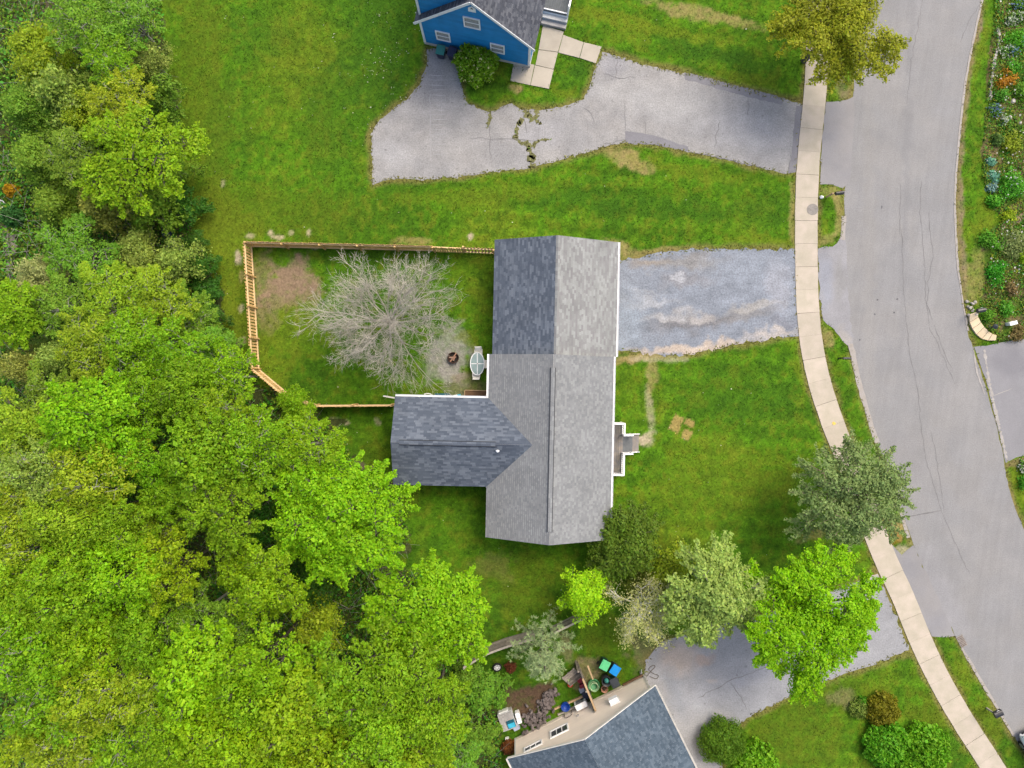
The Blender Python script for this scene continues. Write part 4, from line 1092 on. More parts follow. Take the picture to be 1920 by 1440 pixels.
    mb = MB(); mb.bar(fr(pu0, pv0 + .1, zd + .1), fr(pu1, pv0 + .1, zd + .1), .08, .05); mb.build('threshold_rail', M['white'], po)
    return fr
fr_blue = blue_house()

def beige_house():
    fr = Frame((4.74, -22.67), rad(26.3))
    root = world_root('beige_house', fr(0, 0), 0, 'beige sided gable house with slate blue shingle roof at the bottom edge', 'house')
    zE, zR, hw, ov, dep = 3.0, 5.32, 5.05, 0.40, 12.0
    sl = (zR - zE) / (hw + ov); zw = zR - .15 - sl * hw
    mb = MB()
    prof = [(-hw, 0), (hw, 0), (hw, zw), (0, zR - .17), (-hw, zw)]
    vs = [fr(p, -.04, z) for p, z in prof] + [fr(p, -dep, z) for p, z in prof]
    mb.add(vs, [(4, 3, 2, 1, 0), (5, 6, 7, 8, 9)] + [(k, (k + 1) % 5, 5 + (k + 1) % 5, 5 + k) for k in range(5)]); mb.build('wall', M['beige_siding'], root)
    mb = MB(); mb.box(fr(-.8, -.02, .2), (8.3, .1, .4), fr.a); mb.build('foundation', M['beige_siding'], root)
    zz = .42; e = .2
    while zz < zR - .3:
        zt = zz + e
        a0 = hw - .08 if zz < zw else (zR - .2 - zz) / sl
        a1 = hw - .08 if zt < zw else (zR - .2 - zt) / sl
        a1 = max(a1, .01)
        mb = MB(); mb.add([fr(-a0, .022, zz), fr(a0, .022, zz), fr(a1, -.005, zt + .005), fr(-a1, -.005, zt + .005), fr(-a0, -.03, zz), fr(a0, -.03, zz)], [(1, 0, 3, 2), (1, 5, 4, 0)]); mb.build('clapboard', M['beige_siding'], root)
        zz = zt
    for sg in (-1, 1):
        mb = MB(); mb.box(fr(sg * (hw - .03), 0, zw / 2), (.11, .09, zw), fr.a); mb.build('corner_board', M['offwhite'], root)
        a = fr(sg * (hw + ov), .38, zE); b = fr(sg * (hw + ov), -dep, zE); r0 = fr(0, .38, zR); r1 = fr(0, -dep, zR)
        slab_roof(fr, [b, a, r0, r1] if sg > 0 else [a, b, r1, r0], .1, M['offwhite'], root)
        s = math.hypot(hw + ov, zR - zE); L = dep + .38
        shingles('shingle_slope', root, a, b, r0 - a, [(0, 0), (L, 0), (L, s), (0, s)], M['sh_slate'], .142, .1, .26, 60 + sg)
        mb = MB(); mb.bar(fr(sg * (hw + ov), .395, zE - .04), fr(0, .395, zR - .04), .04, .18); mb.build('rake_board', M['offwhite'], root)
        gutter(root, fr(sg * (hw + ov + .05), .36, zE - .05), fr(sg * (hw + ov + .05), -dep, zE - .05), .1, M['offwhite'])
    W0 = fr(0, 0); u = fr.u
    a, z = wall_hit(1049, 1371, W0, u); window(root, fr, a, .02, z, 1.2, .8, 1, 3, blinds=False)
    a, z = wall_hit(1000, 1400, W0, u); window(root, fr, a, .02, z, 1.2, .42, 1, 3, blinds=False)
    a, z = wall_hit(1153, 1316, W0, u); wnd = window(root, fr, a, .02, z, .55, .62, 1, 2, blinds=False)
    mb = MB(); mb.box(fr(a - .02, .2, z + .1), (.62, .34, .4), fr.a); mb.build('window_air_unit', M['white'], root)
    a, z = wall_hit(1084, 1343, W0, u); mb = MB(); mb.box(fr(a, .06, z), (.16, .1, .12), fr.a); mb.build('wall_outlet', M['concrete_grey'], root)
    return fr
fr_beige = beige_house()

# ------------------------------------------------------------------ fences
def picket_fence():
    root = empty('picket_fence', P(474, 463), 0, 'new yellow pine picket fence around the back yard of the bare tree', 'fence')
    pw, ph, pt = 0.14, 1.78, 0.02
    mb = MB(); mb.add([(-pw / 2, -pt / 2, 0.05), (pw / 2, -pt / 2, .05), (pw / 2, -pt / 2, ph - .07), (0.02, -pt / 2, ph), (-.02, -pt / 2, ph), (-pw / 2, -pt / 2, ph - .07), (-pw / 2, pt / 2, 0.05), (pw / 2, pt / 2, .05), (pw / 2, pt / 2, ph - .07), (0.02, pt / 2, ph), (-.02, pt / 2, ph), (-pw / 2, pt / 2, ph - .07)], [(0, 1, 2, 3, 4, 5), (11, 10, 9, 8, 7, 6)] + [(k, 6 + k, 6 + (k + 1) % 6, (k + 1) % 6) for k in range(6)])
    picket = mb.mesh('picket', M['fence_new'])
    mb = MB(); mb.box((0, 0, .9), (.1, .1, 1.8)); post = mb.mesh('post', M['fence_new'])
    base = [(927, 476), (871, 473.5), (816, 471), (474, 463), (488, 693), (549, 744), (600, 760), (742, 759)]
    pitch = [0.235, .17, .155, .215, .19, .175, .15]
    flip = [1, -1, 1, 1, 1, 1, 1]
    o0 = Vector(root.location)
    for i in range(len(base) - 1):
        a = P(*base[i]); b = P(*base[i + 1]); d = (b - a); L = d.length; d.normalize()
        ang = math.atan2(d.y, d.x)
        nrm = Vector((-d.y, d.x, 0))          # runs go counter-clockwise: left side is the yard, so outside is -nrm
        side = -nrm * flip[i]
        k = max(1, round(L / pitch[i]))
        for j in range(k):
            o = bpy.data.objects.new('picket', picket); o.location = a + d * ((j + .5) * L / k) + side * .05 * 1 - o0 + Vector((0, 0, R_.uniform(-.015, .01)))
            o.rotation_euler = (R_.uniform(-.01, .01), R_.uniform(-.012, .012), ang); link(o, root)
        for z in (.25, 1.5):
            r = MB(); r.bar(a - o0 + Vector((0, 0, z)), b - o0 + Vector((0, 0, z)), .075, .10); r.build('rail', M['fence_rail'], root)
        m = max(1, round(L / 2.4))
        for j in range(m + (1 if i == len(base) - 2 else 0)):
            o = bpy.data.objects.new('post', post); o.location = a + d * (j * L / m) - side * .07 - o0; o.rotation_euler = (0, 0, ang); link(o, root)
    return root
picket_fence()

def board_fence(name, label, pts, h, nb, cap=True, m=None, gaps=0.045):
    """weathered fence of horizontal boards between posts"""
    root = empty(name, P(*pts[0]), 0, label, 'fence')
    o0 = Vector(root.location)
    for i in range(len(pts) - 1):
        a = P(*pts[i]) - o0; b = P(*pts[i + 1]) - o0
        L = (b - a).length; seg = max(1, round(L / 2.2))
        for j in range(seg):
            p = a.lerp(b, j / seg); q = a.lerp(b, (j + 1) / seg)
            for k in range(nb):
                z = .12 + (k + .5) * (h - .15) / nb + R_.uniform(-.01, .01)
                mb = MB(); mb.bar(p + Vector((0, 0, z)), q + Vector((0, 0, z)), .025, (h - .15) / nb - gaps - R_.uniform(0, .02)); mb.build('board', m or M['plank_old'], root)
        for j in range(seg + 1):
            p = a.lerp(b, j / seg); d = (b - a).normalized(); nn = Vector((-d.y, d.x, 0))
            mb = MB(); mb.box(p - nn * .07 + Vector((0, 0, h / 2)), (.1, .1, h), math.atan2(d.y, d.x)); mb.build('post', M['plank_pale'], root)
        if cap:
            mb = MB(); mb.bar(a + Vector((0, 0, h + .02)), b + Vector((0, 0, h + .02)), .13, .04); mb.build('cap_rail', M['plank_pale'], root)
    return root
board_fence('board_fence', 'weathered grey board fence behind the pale pine tree', [(872, 1232), (912, 1208), (950, 1194), (1000, 1180)], 1.9, 9)
board_fence('board_fence', 'short grey board fence with pale rails under the lime sapling', [(1032, 1174), (1090, 1146)], 1.6, 6)

def door_fence():
    a, b = P(1082, 1238), P(1111, 1310)
    root = empty('board_fence', a, 0, 'short brown upright board fence running out from the beige wall', 'fence')
    L = (b - a).length; d = (b - a).normalized(); k = 14; ang = math.atan2(d.y, d.x)
    for j in range(k):
        mb = MB(); mb.box(d * ((j + .5) * L / k) + Vector((0, 0, .93)), (L / k - .012, .022, 1.82 + R_.uniform(-.02, .02)), ang); mb.build('board', M['plank_old'], root)
    nn = Vector((-d.y, d.x, 0))
    for z in (.4, 1.5):
        mb = MB(); mb.bar(nn * -.04 + Vector((0, 0, z)), d * L - nn * .04 + Vector((0, 0, z)), .05, .09); mb.build('rail', M['plank_old'], root)
    mb = MB(); mb.bar(d * .55 + Vector((0, 0, 1.88)), d * L + Vector((0, 0, 1.88)), .12, .04); mb.build('cap_rail', M['tan_wood'], root)
    for t in (0, .5, 1):
        mb = MB(); mb.box(d * L * t - nn * .1 + Vector((0, 0, .95)), (.1, .1, 1.95), ang); mb.build('post', M['plank_old'], root)
door_fence()

# ------------------------------------------------------------------ trees
LEAF = leaf_mat('leaf')
NEEDLE = leaf_mat('needle', hv=0.03, vlo=0.75, vhi=1.2, trans=0.2)
C_ = {
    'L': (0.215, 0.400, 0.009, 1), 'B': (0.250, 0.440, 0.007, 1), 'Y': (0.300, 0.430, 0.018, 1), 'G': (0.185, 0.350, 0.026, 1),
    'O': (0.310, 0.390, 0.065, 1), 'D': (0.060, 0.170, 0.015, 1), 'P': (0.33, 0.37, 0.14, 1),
}
def unit(a): return a / (np.linalg.norm(a, axis=-1, keepdims=True) + 1e-9)
def leaf_quads(p, nrm, size, aspect=0.6, rng=NP):
    n = len(p)
    r = unit(rng.normal(size=(n, 3)))
    t = unit(np.cross(nrm, r)); b = np.cross(nrm, t)
    l = (size * np.exp(rng.normal(size=n) * .32))[:, None] * 0.5
    w = l * aspect
    return np.stack([p - t * l, p + b * w, p + t * l, p - b * w], 1)
def segs_mesh(name, segs, mat_, n=4):
    """segs: array (N,8): p0 p1 r0 r1 -> open prisms"""
    s = np.asarray(segs)
    p0, p1, r0, r1 = s[:, :3], s[:, 3:6], s[:, 6], s[:, 7]
    d = unit(p1 - p0)
    up = np.where(np.abs(d[:, 2:3]) < 0.9, np.array([[0, 0, 1.0]]), np.array([[1.0, 0, 0]]))
    a = unit(np.cross(d, up)); b = np.cross(d, a)
    th = np.arange(n) * 2 * np.pi / n
    ring = a[:, None] * np.cos(th)[None, :, None] + b[:, None] * np.sin(th)[None, :, None]
    A = p0[:, None] + ring * r0[:, None, None]; B = p1[:, None] + ring * r1[:, None, None]
    V = np.concatenate([A, B], 1)              # N,2n,3
    N = len(s)
    f = np.array([[k, (k + 1) % n, n + (k + 1) % n, n + k] for k in range(n)])
    F = (f[None] + (np.arange(N) * 2 * n)[:, None, None]).reshape(-1)
    me = bpy.data.meshes.new(name)
    me.vertices.add(N * 2 * n); me.vertices.foreach_set('co', V.reshape(-1).astype(np.float32))
    me.loops.add(len(F)); me.loops.foreach_set('vertex_index', F.astype(np.int32))
    me.polygons.add(N * n); me.polygons.foreach_set('loop_start', np.arange(0, N * n * 4, 4, dtype=np.int32))
    me.polygons.foreach_set('use_smooth', np.ones(N * n, bool))
    me.materials.append(mat_); me.update(calc_edges=True)
    return me

def dense_tree(seed, R=3.0, Ht=9.0, nl=15, nc=46, nleaf=10, leaf=0.2, flat=0.75, droop=0.75, bark='bark', lobe=(.26, .42), tuft=0.17, aspect=.6, leafmat=None, lowfill=0.25, dens=1.0, fingers=5):
    rng = np.random.default_rng(seed)
    segs = []; Q = []; Nn = []
    zt = Ht * 0.38
    segs.append((0, 0, -.1, rng.normal() * .1, rng.normal() * .1, zt, R * .052, R * .042))
    top = np.array(segs[0][3:6])
    ph = rng.uniform(0, 6.28, 4)
    for i in range(nl):
        a = i * 2.39996 + rng.uniform(-.3, .3)
        rr = R * .74 * math.sqrt((i + .35) / nl) * rng.uniform(.85, 1.12)
        rr *= 1 + .17 * math.sin(2 * a + ph[0]) + .13 * math.sin(3 * a + ph[1]) + .08 * math.sin(5 * a + ph[2])
        lr = R * rng.uniform(*lobe) * (1.12 - .35 * rr / R)
        zc = Ht - lr * .8 - (rr / R) ** 2 * R * droop + rng.uniform(-.30, .16) * R
        c = np.array([rr * math.cos(a), rr * math.sin(a), zc])
        m1 = top * .55 + c * .45 + np.array([0, 0, R * .1]) + rng.normal(size=3) * .12
        r0 = R * .035
        segs.append((*top, *m1, r0, r0 * .7)); segs.append((*m1, *c, r0 * .7, r0 * .35))
        for k in range(5):
            d = unit(rng.normal(size=3) + np.array([0, 0, .5])); e = c + d * lr * .95
            segs.append((*c, *e, r0 * .3, r0 * .1))
        n = int(nc * (lr / 1.02) ** 2 * dens)
        d = rng.normal(size=(n, 3)); d[:, 2] = np.abs(d[:, 2]) * 1.1 - (rng.random(n) < lowfill) * .9
        d = unit(d)
        rad_ = lr * rng.uniform(.60, 1.18, n)[:, None]
        p = c + d * rad_ * np.array([1, 1, flat])
        pp = np.repeat(p, nleaf, 0) + rng.normal(size=(n * nleaf, 3)) * tuft * np.array([1, 1, .7])
        nn = unit(np.repeat(d, nleaf, 0) * .45 + (pp - np.repeat(p, nleaf, 0)) * 3.0 + np.array([0, 0, .6]) + rng.normal(size=(n * nleaf, 3)) * .35)
        Q.append(pp); Nn.append(nn)
        if rr > R * .4:
            for k in range(fingers):
                b = a + rng.uniform(-.9, .9); st_ = lr * rng.uniform(.75, .95); ln_ = R * rng.uniform(.12, .30)
                o_ = np.array([math.cos(b), math.sin(b), rng.uniform(-.25, .15)])
                segs.append((*(c + o_ * st_ * .4), *(c + o_ * (st_ + ln_)), .02, .006))
                m_ = int(nleaf * 4.5 * ln_ / .6 * dens ** .5)
                t_ = rng.random(m_)[:, None]
                pf = c + o_ * (st_ + ln_ * t_) + rng.normal(size=(m_, 3)) * (.15 - .08 * t_) * np.array([1, 1, .6])
                Q.append(pf); Nn.append(unit(np.array([0, 0, .9]) + rng.normal(size=(m_, 3)) * .5))
    V = leaf_quads(np.concatenate(Q), np.concatenate(Nn), leaf, aspect, rng)
    return segs_mesh('trunk', segs, M[bark], 5), poly_mesh_np('crown', V, 4, leafmat or LEAF)

def skeleton(rng, base, Ht, nlimb, spread, levels, L0, r0, kids=(6, 5, 3), up0=(.2, 1.0), trunk_frac=.25, curve=.25, spiral=True):
    segs = []; tips = []
    trunk_top = np.array([base[0] + rng.normal() * .05, base[1] + rng.normal() * .05, Ht * trunk_frac])
    segs.append((*base, *trunk_top, r0, r0 * .8))
    lead = trunk_top + np.array([rng.normal() * .2, rng.normal() * .2, Ht * .35])
    segs.append((*trunk_top, *lead, r0 * .8, r0 * .4))
    def grow(p, d, L, r, lev):
        nseg = 4 if lev == 0 else 3 if lev < 3 else 2
        pts = [p]; dd = d
        for k in range(nseg):
            dd = unit(dd + rng.normal(size=3) * curve * (.6 if lev == 0 else 1) + np.array([0, 0, .10]))
            q = pts[-1] + dd * L / nseg
            segs.append((*pts[-1], *q, r * (1 - .75 * k / nseg), r * (1 - .75 * (k + 1) / nseg)))
            pts.append(q)
        if lev >= levels - 1:
            tips.append(pts[-1]); tips.append(pts[len(pts) // 2]); return
        nk = kids[min(lev, len(kids) - 1)]
        nk = max(2, nk + int(rng.integers(-1, 2)))
        for k in range(nk):
            t = rng.uniform(.25, 1.0) if k else 1.0
            i = min(int(t * nseg), nseg - 1); f = t * nseg - i
            s = pts[i] * (1 - f) + pts[i + 1] * f
            ax = unit(pts[i + 1] - pts[i]); side = unit(np.cross(ax, rng.normal(size=3)))
            nd_ = unit(ax * rng.uniform(.55, 1.1) + side * rng.uniform(.35, .85))
            grow(s, nd_, L * rng.uniform(.42, .66) * (1.15 - .45 * t), max(r * .42, .0085), lev + 1)
    for i in range(nlimb):
        a = i * 2.39996 + rng.uniform(-.25, .25)
        t = (i + .5) / nlimb
        s = trunk_top * (1 - t) + lead * t
        el = up0[0] + (up0[1] - up0[0]) * t + rng.uniform(-.12, .12)
        d = unit(np.array([math.cos(a) * math.cos(el) * spread, math.sin(a) * math.cos(el) * spread, math.sin(el)]))
        grow(s, d, L0 * rng.uniform(.8, 1.15) * (1 - .25 * t), r0 * .42 * (1 - .4 * t), 0)
    return segs, np.array(tips)

def sparse_tree(seed, R=3.0, Ht=7.0, bark='grey_bark', per=5, leaf=.16, spread=1.0, nlimb=12, levels=3, kids=(6, 5), tuft=.16, r0=.10, aspect=.6):
    rng = np.random.default_rng(seed)
    segs, tips = skeleton(rng, (0, 0, -.1), Ht, nlimb, spread, levels, R * .72, r0, kids, (.15, 1.2), .22)
    p = np.repeat(tips, per, 0) + rng.normal(size=(len(tips) * per, 3)) * tuft
    nn = unit(np.array([0, 0, .8]) + rng.normal(size=p.shape) * .6)
    V = leaf_quads(p, nn, leaf, aspect, rng)
    return segs_mesh('branches', segs, M[bark], 4), poly_mesh_np('leaves', V, 4, LEAF)

def place_tree(kindname, meshes, px, py, zc, sc, col, label, cat='tree', group=None, rz=None, names=('trunk', 'crown'), sz=None, base=None):
    q = P(px, py, zc)
    o = empty(kindname, (q.x, q.y, 0) if base is None else base, R_.uniform(0, 6.28) if rz is None else rz, label, cat, group)
    o.scale = (sc, sc, sc if sz is None else sz)
    a = mesh_obj(names[0], meshes[0], o)
    b = mesh_obj(names[1], meshes[1], o)
    j = [R_.uniform(.9, 1.1) for _ in range(3)]
    b.color = (col[0] * j[0], col[1] * j[1], col[2] * j[2], 1)
    return o

T_dense = [dense_tree(100 + i, nl=15 + i % 4, nc=40, nleaf=17, leaf=.155 + .012 * (i % 3), tuft=.19, lobe=(.22, .38), droop=.55 + .1 * (i % 4)) for i in range(7)]
T_loose = [dense_tree(150 + i, nl=17, nc=22, nleaf=14, leaf=.16, lobe=(.2, .34), bark='grey_bark', droop=.6, tuft=.2, lowfill=.15, dens=1.5) for i in range(4)]
T_sparse = [sparse_tree(200 + i, per=9 + 2 * i, leaf=.16, tuft=.24) for i in range(4)]
T_shrub = [dense_tree(250 + i, R=1.6, Ht=2.2, nl=9, nc=40, dens=2.6, nleaf=9, leaf=.14, lobe=(.3, .48), droop=.6, tuft=.11) for i in range(4)]
T_twig = [sparse_tree(300 + i, R=1.9, Ht=2.6, per=7, leaf=.14, nlimb=12, levels=3, kids=(6, 5), r0=.04, tuft=.2) for i in range(3)]

# trees and shrubs of the wood on the left: px, py, crown radius px, height m, colour, mesh kind, label
WOODS = [
 (60, 85, 72, 5, 'Y', 's', 'yellow green thin tree in the top left corner of the wood'),
 (160, 45, 58, 5, 'G', 'l', 'mid green bushy tree at the top edge of the wood'),
 (245, 40, 52, 5, 'G', 'l', 'green tree at the top edge where wood meets lawn'),
 (105, 165, 62, 4.5, 'O', 'w', 'brownish twiggy shrub with few leaves below the top left corner'),
 (212, 120, 50, 5, 'L', 'l', 'light green bushy tree between two twiggy shrubs near the top'),
 (275, 105, 46, 4.5, 'O', 's', 'olive thin tree leaning over the lawn near the top'),
 (35, 190, 58, 5, 'G', 's', 'dusty green thin tree at the left edge near the top'),
 (150, 205, 58, 4.5, 'Y', 's', 'yellowish thin tree left of the bright round crown'),
 (230, 190, 55, 5, 'Y', 'l', 'yellow green loose tree just above the bright round crown'),
 (300, 175, 36, 3.5, 'G', 'b', 'small green shrub on the lawn edge above the bright round crown'),
 (60, 285, 66, 5, 'G', 's', 'grey green thin tree by the left edge level with the driveway'),
 (255, 298, 90, 7, 'B', 'd', 'bright lime round tree standing out against the lawn edge'),
 (150, 300, 55, 5, 'G', 'l', 'dull green tree pressed against the bright round crown'),
 (328, 315, 30, 2.6, 'G', 'b', 'dark green shrub peeping out on the lawn side of the bright crown'),
 (95, 372, 58, 4.5, 'G', 's', 'thin green tree beside the yellow flowering shrub'),
 (205, 392, 58, 4, 'O', 'w', 'olive twiggy shrub under the bright round crown'),
 (285, 385, 44, 3.5, 'G', 'b', 'green shrub left of the black compost bin'),
 (345, 385, 30, 2.2, 'D', 'b', 'dark green low shrub at the lawn edge below the bright crown'),
 (150, 470, 60, 4.5, 'G', 'l', 'green loose tree among brambles level with the north fence'),
 (62, 525, 62, 5, 'P', 's', 'pale grey twiggy tree by the left gravel path'),
 (255, 465, 58, 4.2, 'O', 's', 'olive thin tree below the black compost bin'),
 (332, 485, 46, 3.6, 'O', 'w', 'olive twiggy shrub nearest the fence corner'),
 (372, 500, 28, 2.2, 'D', 'b', 'dark green round shrub on the lawn edge west of the fence corner'),
 (220, 560, 62, 6, 'Y', 'l', 'yellow green loose tree west of the bare dirt patch'),
 (305, 560, 58, 5.5, 'Y', 'l', 'yellow green tree facing the west fence run'),
 (125, 575, 55, 5, 'G', 'l', 'mid green tree behind the yellow green trees west of the yard'),
 (28, 590, 52, 6, 'L', 'd', 'lime green tree cut by the left edge level with the yard'),
 (362, 590, 46, 4.5, 'G', 'l', 'green tree leaning to the middle of the west fence'),
 (180, 645, 60, 6.5, 'Y', 'l', 'yellowish loose tree in the middle of the wood level with the fire pit'),
 (262, 655, 64, 7, 'L', 'l', 'light green tree two crowns west of the fence corner'),
 (92, 665, 58, 5.5, 'O', 's', 'olive thin tree near the left edge level with the fire pit'),
 (335, 665, 60, 7, 'L', 'l', 'light green tree one crown west of the fence corner'),
 (405, 665, 42, 5, 'G', 'l', 'mid green tree touching the fence at its southwest corner'),
 (20, 685, 50, 6, 'O', 's', 'olive thin tree cut by the left edge'),
 (430, 705, 54, 6.5, 'L', 'l', 'light green leafy tree overhanging the diagonal fence run'),
 (105, 755, 60, 6, 'G', 'l', 'dark green tree in the shade of taller lime trees'),
 (185, 792, 84, 10, 'B', 'd', 'big bright lime tree in the middle left of the wood'),
 (55, 805, 66, 8, 'Y', 'd', 'yellow green tree left of the big bright lime tree'),
 (275, 755, 56, 7, 'L', 'l', 'light green tree right above the big bright lime tree'),
 (352, 735, 58, 8, 'L', 'd', 'lime tree southwest of the fence corner'),
 (432, 785, 58, 8, 'L', 'l', 'lime loose tree below the diagonal fence run'),
 (485, 838, 66, 9, 'L', 'l', 'lime loose tree with grey twigs showing, left of the largest crown'),
 (545, 765, 42, 5, 'L', 's', 'thin light green tree just outside the diagonal fence'),
 (580, 835, 58, 8, 'L', 'l', 'light green tree between the fence and the largest crown'),
 (92, 885, 70, 9, 'O', 'l', 'olive green loose tree in the left middle of the wood'),
 (190, 890, 74, 10, 'Y', 'l', 'yellow green tree straight below the big bright lime tree'),
 (262, 862, 54, 9, 'L', 'd', 'lime tree right of a yellow green crown in the middle wood'),
 (28, 935, 60, 9, 'Y', 'l', 'yellow green tree cut by the left edge level with the wing'),
 (392, 865, 74, 10, 'L', 'd', 'broad lime tree left of a dark gap in the wood'),
 (330, 930, 48, 8, 'L', 'd', 'small lime tree beside the dark gap in the wood'),
 (150, 975, 68, 10, 'Y', 'd', 'yellow lime tree in the lower middle of the wood'),
 (232, 985, 60, 10, 'L', 'd', 'lime tree right of the yellow lime tree in the lower wood'),
 (58, 1015, 66, 9, 'Y', 'l', 'yellowish loose tree at the left edge level with the roof end'),
 (425, 960, 64, 10, 'L', 'd', 'lime tree touching the left side of the largest crown'),
 (290, 1000, 50, 8, 'Y', 'l', 'yellow green tree between two lime crowns above the lower left block'),
 (50, 1115, 70, 10, 'L', 'd', 'lime tree at the left edge heading the lower left block'),
 (142, 1095, 74, 11, 'L', 'd', 'lime tree second from the left edge in the lower left block'),
 (240, 1075, 68, 11, 'B', 'd', 'bright lime tree in the middle of the lower left block'),
 (325, 1065, 60, 10, 'B', 'd', 'bright lime tree left of the round crown in the dark gap'),
 (495, 1085, 66, 9.5, 'B', 'd', 'bright round lime tree standing alone in the dark gap of the wood'),
 (60, 1205, 74, 10, 'L', 'l', 'lime loose tree by the left edge in the lower left block'),
 (170, 1195, 70, 10, 'B', 'd', 'bright lime tree in the heart of the lower left block'),
 (272, 1175, 64, 10, 'L', 'd', 'lime tree left of the shaded green tree'),
 (362, 1160, 58, 8, 'G', 'l', 'shaded green tree between lime crowns in the lower wood'),
 (440, 1180, 50, 8, 'G', 'l', 'shaded green tree below the lone round lime crown'),
 (590, 1185, 66, 6, 'Y', 's', 'thin yellowish twiggy tree between the two largest edge crowns'),
 (100, 1295, 74, 10, 'L', 'l', 'lime loose tree near the lower left corner'),
 (200, 1295, 70, 10, 'Y', 'l', 'yellow green loose tree right of the lower left corner'),
 (290, 1275, 60, 9, 'Y', 'l', 'yellow green tree left of the bright bottom crowns'),
 (385, 1265, 84, 11, 'B', 'd', 'broad bright lime tree in the lower middle of the wood'),
 (480, 1255, 76, 11, 'B', 'd', 'bright lime tree left of the twiggy yellowish tree'),
 (40, 1395, 70, 9, 'Y', 's', 'thin yellow green tree in the bottom left corner'),
 (142, 1395, 70, 9, 'Y', 'l', 'yellow lime tree at the bottom edge near the left corner'),
 (242, 1385, 64, 9, 'L', 'l', 'lime loose tree at the bottom edge'),
 (335, 1375, 66, 10, 'L', 'd', 'lime tree at the bottom edge left of the brightest crown'),
 (430, 1375, 82, 11, 'B', 'd', 'brightest lime crown at the bottom of the wood'),
 (560, 1335, 86, 11, 'B', 'd', 'broad bright lime tree right of the brightest bottom crown'),
 (655, 1285, 78, 10, 'L', 'd', 'lime tree below the twiggy yellowish tree'),
 (742, 1262, 78, 10, 'L', 'd', 'lime tree directly below the spreading edge tree'),
 (705, 1360, 86, 10, 'L', 'd', 'broad lime tree at the bottom right of the wood'),
 (812, 1335, 64, 9, 'L', 'd', 'lime tree nearest the beige house'),
 (610, 1425, 78, 10, 'B', 'd', 'bright lime tree cut by the bottom edge'),
 (755, 1435, 76, 9, 'L', 'd', 'lime tree cut by the bottom edge near the beige house'),
 (842, 1415, 50, 5, 'G', 'l', 'green low tree beside the beige house corner at the bottom'),
 (520, 1425, 60, 9, 'L', 'd', 'lime tree between two bright crowns at the bottom edge'),
 (388, 548, 24, 1.6, 'D', 'b', 'dark green low shrub by the lawn edge west of the fence middle'),
 (404, 598, 24, 1.6, 'D', 'b', 'dark green low shrub hugging the lower west fence'),
 (368, 452, 20, 1.2, 'D', 'b', 'small dark green shrub on the lawn edge right of the compost bin'),
 (420, 640, 22, 1.6, 'G', 'b', 'green low shrub right at the fence bend'),
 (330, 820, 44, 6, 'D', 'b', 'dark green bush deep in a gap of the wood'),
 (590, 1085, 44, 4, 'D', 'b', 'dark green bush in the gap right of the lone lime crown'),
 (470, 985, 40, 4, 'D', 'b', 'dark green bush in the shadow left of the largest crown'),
 (905, 1295, 38, 2.0, 'G', 'b', 'light green shrub behind the grey board fence'),
 (898, 1392, 30, 1.8, 'G', 'b', 'green shrub left of the white junk by the beige house'),
 (870, 1280, 32, 2.0, 'G', 'b', 'green shrub at the left end of the grey board fence'),
]
GRP = 'trees and shrubs of the wood on the left'
for i, (px, py, r, h, c, k, lab) in enumerate(WOODS):
    pool = {'d': T_dense, 'l': T_loose, 's': T_sparse, 'b': T_shrub, 'w': T_twig}[k]
    R0, H0 = {'d': (3.0, 9.0), 'l': (3.0, 9.0), 's': (3.0, 7.0), 'b': (1.6, 2.2), 'w': (1.9, 2.6)}[k]
    ms = pool[(i * 3 + 1) % len(pool)]
    rm = r * S * (1 - h * .75 / H) * 1.12
    nm = {'d': 'broadleaf_tree', 'l': 'broadleaf_tree', 's': 'thin_tree', 'b': 'shrub', 'w': 'twiggy_shrub'}[k]
    o = place_tree(nm, ms, px, py, h * .75, rm / R0, C_[c], lab, 'shrub' if k in 'bw' else 'tree', GRP, sz=h / H0)
# the two spreading edge trees, grown on their own
BIG = dense_tree(501, R=4.6, Ht=9.5, nl=30, nc=42, nleaf=18, leaf=.165, tuft=.2, lobe=(.2, .32), droop=.45)
place_tree('broadleaf_tree', BIG, 628, 972, 7, .9, C_['B'], 'largest lime green spreading tree at the wood edge left of the grey wing', 'tree', GRP, rz=0.4)
BIG2 = dense_tree(502, R=3.7, Ht=8.5, nl=24, nc=42, nleaf=18, leaf=.165, tuft=.2, lobe=(.2, .34), droop=.45)
place_tree('broadleaf_tree', BIG2, 802, 1148, 6.5, 1.0, C_['B'], 'lime green spreading tree on the lawn side of the wood below the wing', 'tree', GRP, rz=1.4)

def bare_tree():
    rng = np.random.default_rng(33)
    segs, tips = skeleton(rng, (0, 0, -.1), 6.4, 27, 1.0, 4, 4.5, .17, (10, 8, 4), (.02, 1.2), .2, .2)
    q = P(727, 600, 2.5)
    o = empty('bare_tree', (q.x, q.y, 0), 0.5, 'large leafless grey tree spreading over the fenced back yard', 'tree')
    mesh_obj('branches', segs_mesh('branches', segs, M['bare_bark'], 3), o)
    mb = MB(); mb.tube([(0, 0, -.1), (0, 0, .5), (0, 0, 1.3)], [.26, .2, .17], 10); mb.build('trunk', M['bare_bark'], o)
bare_tree()

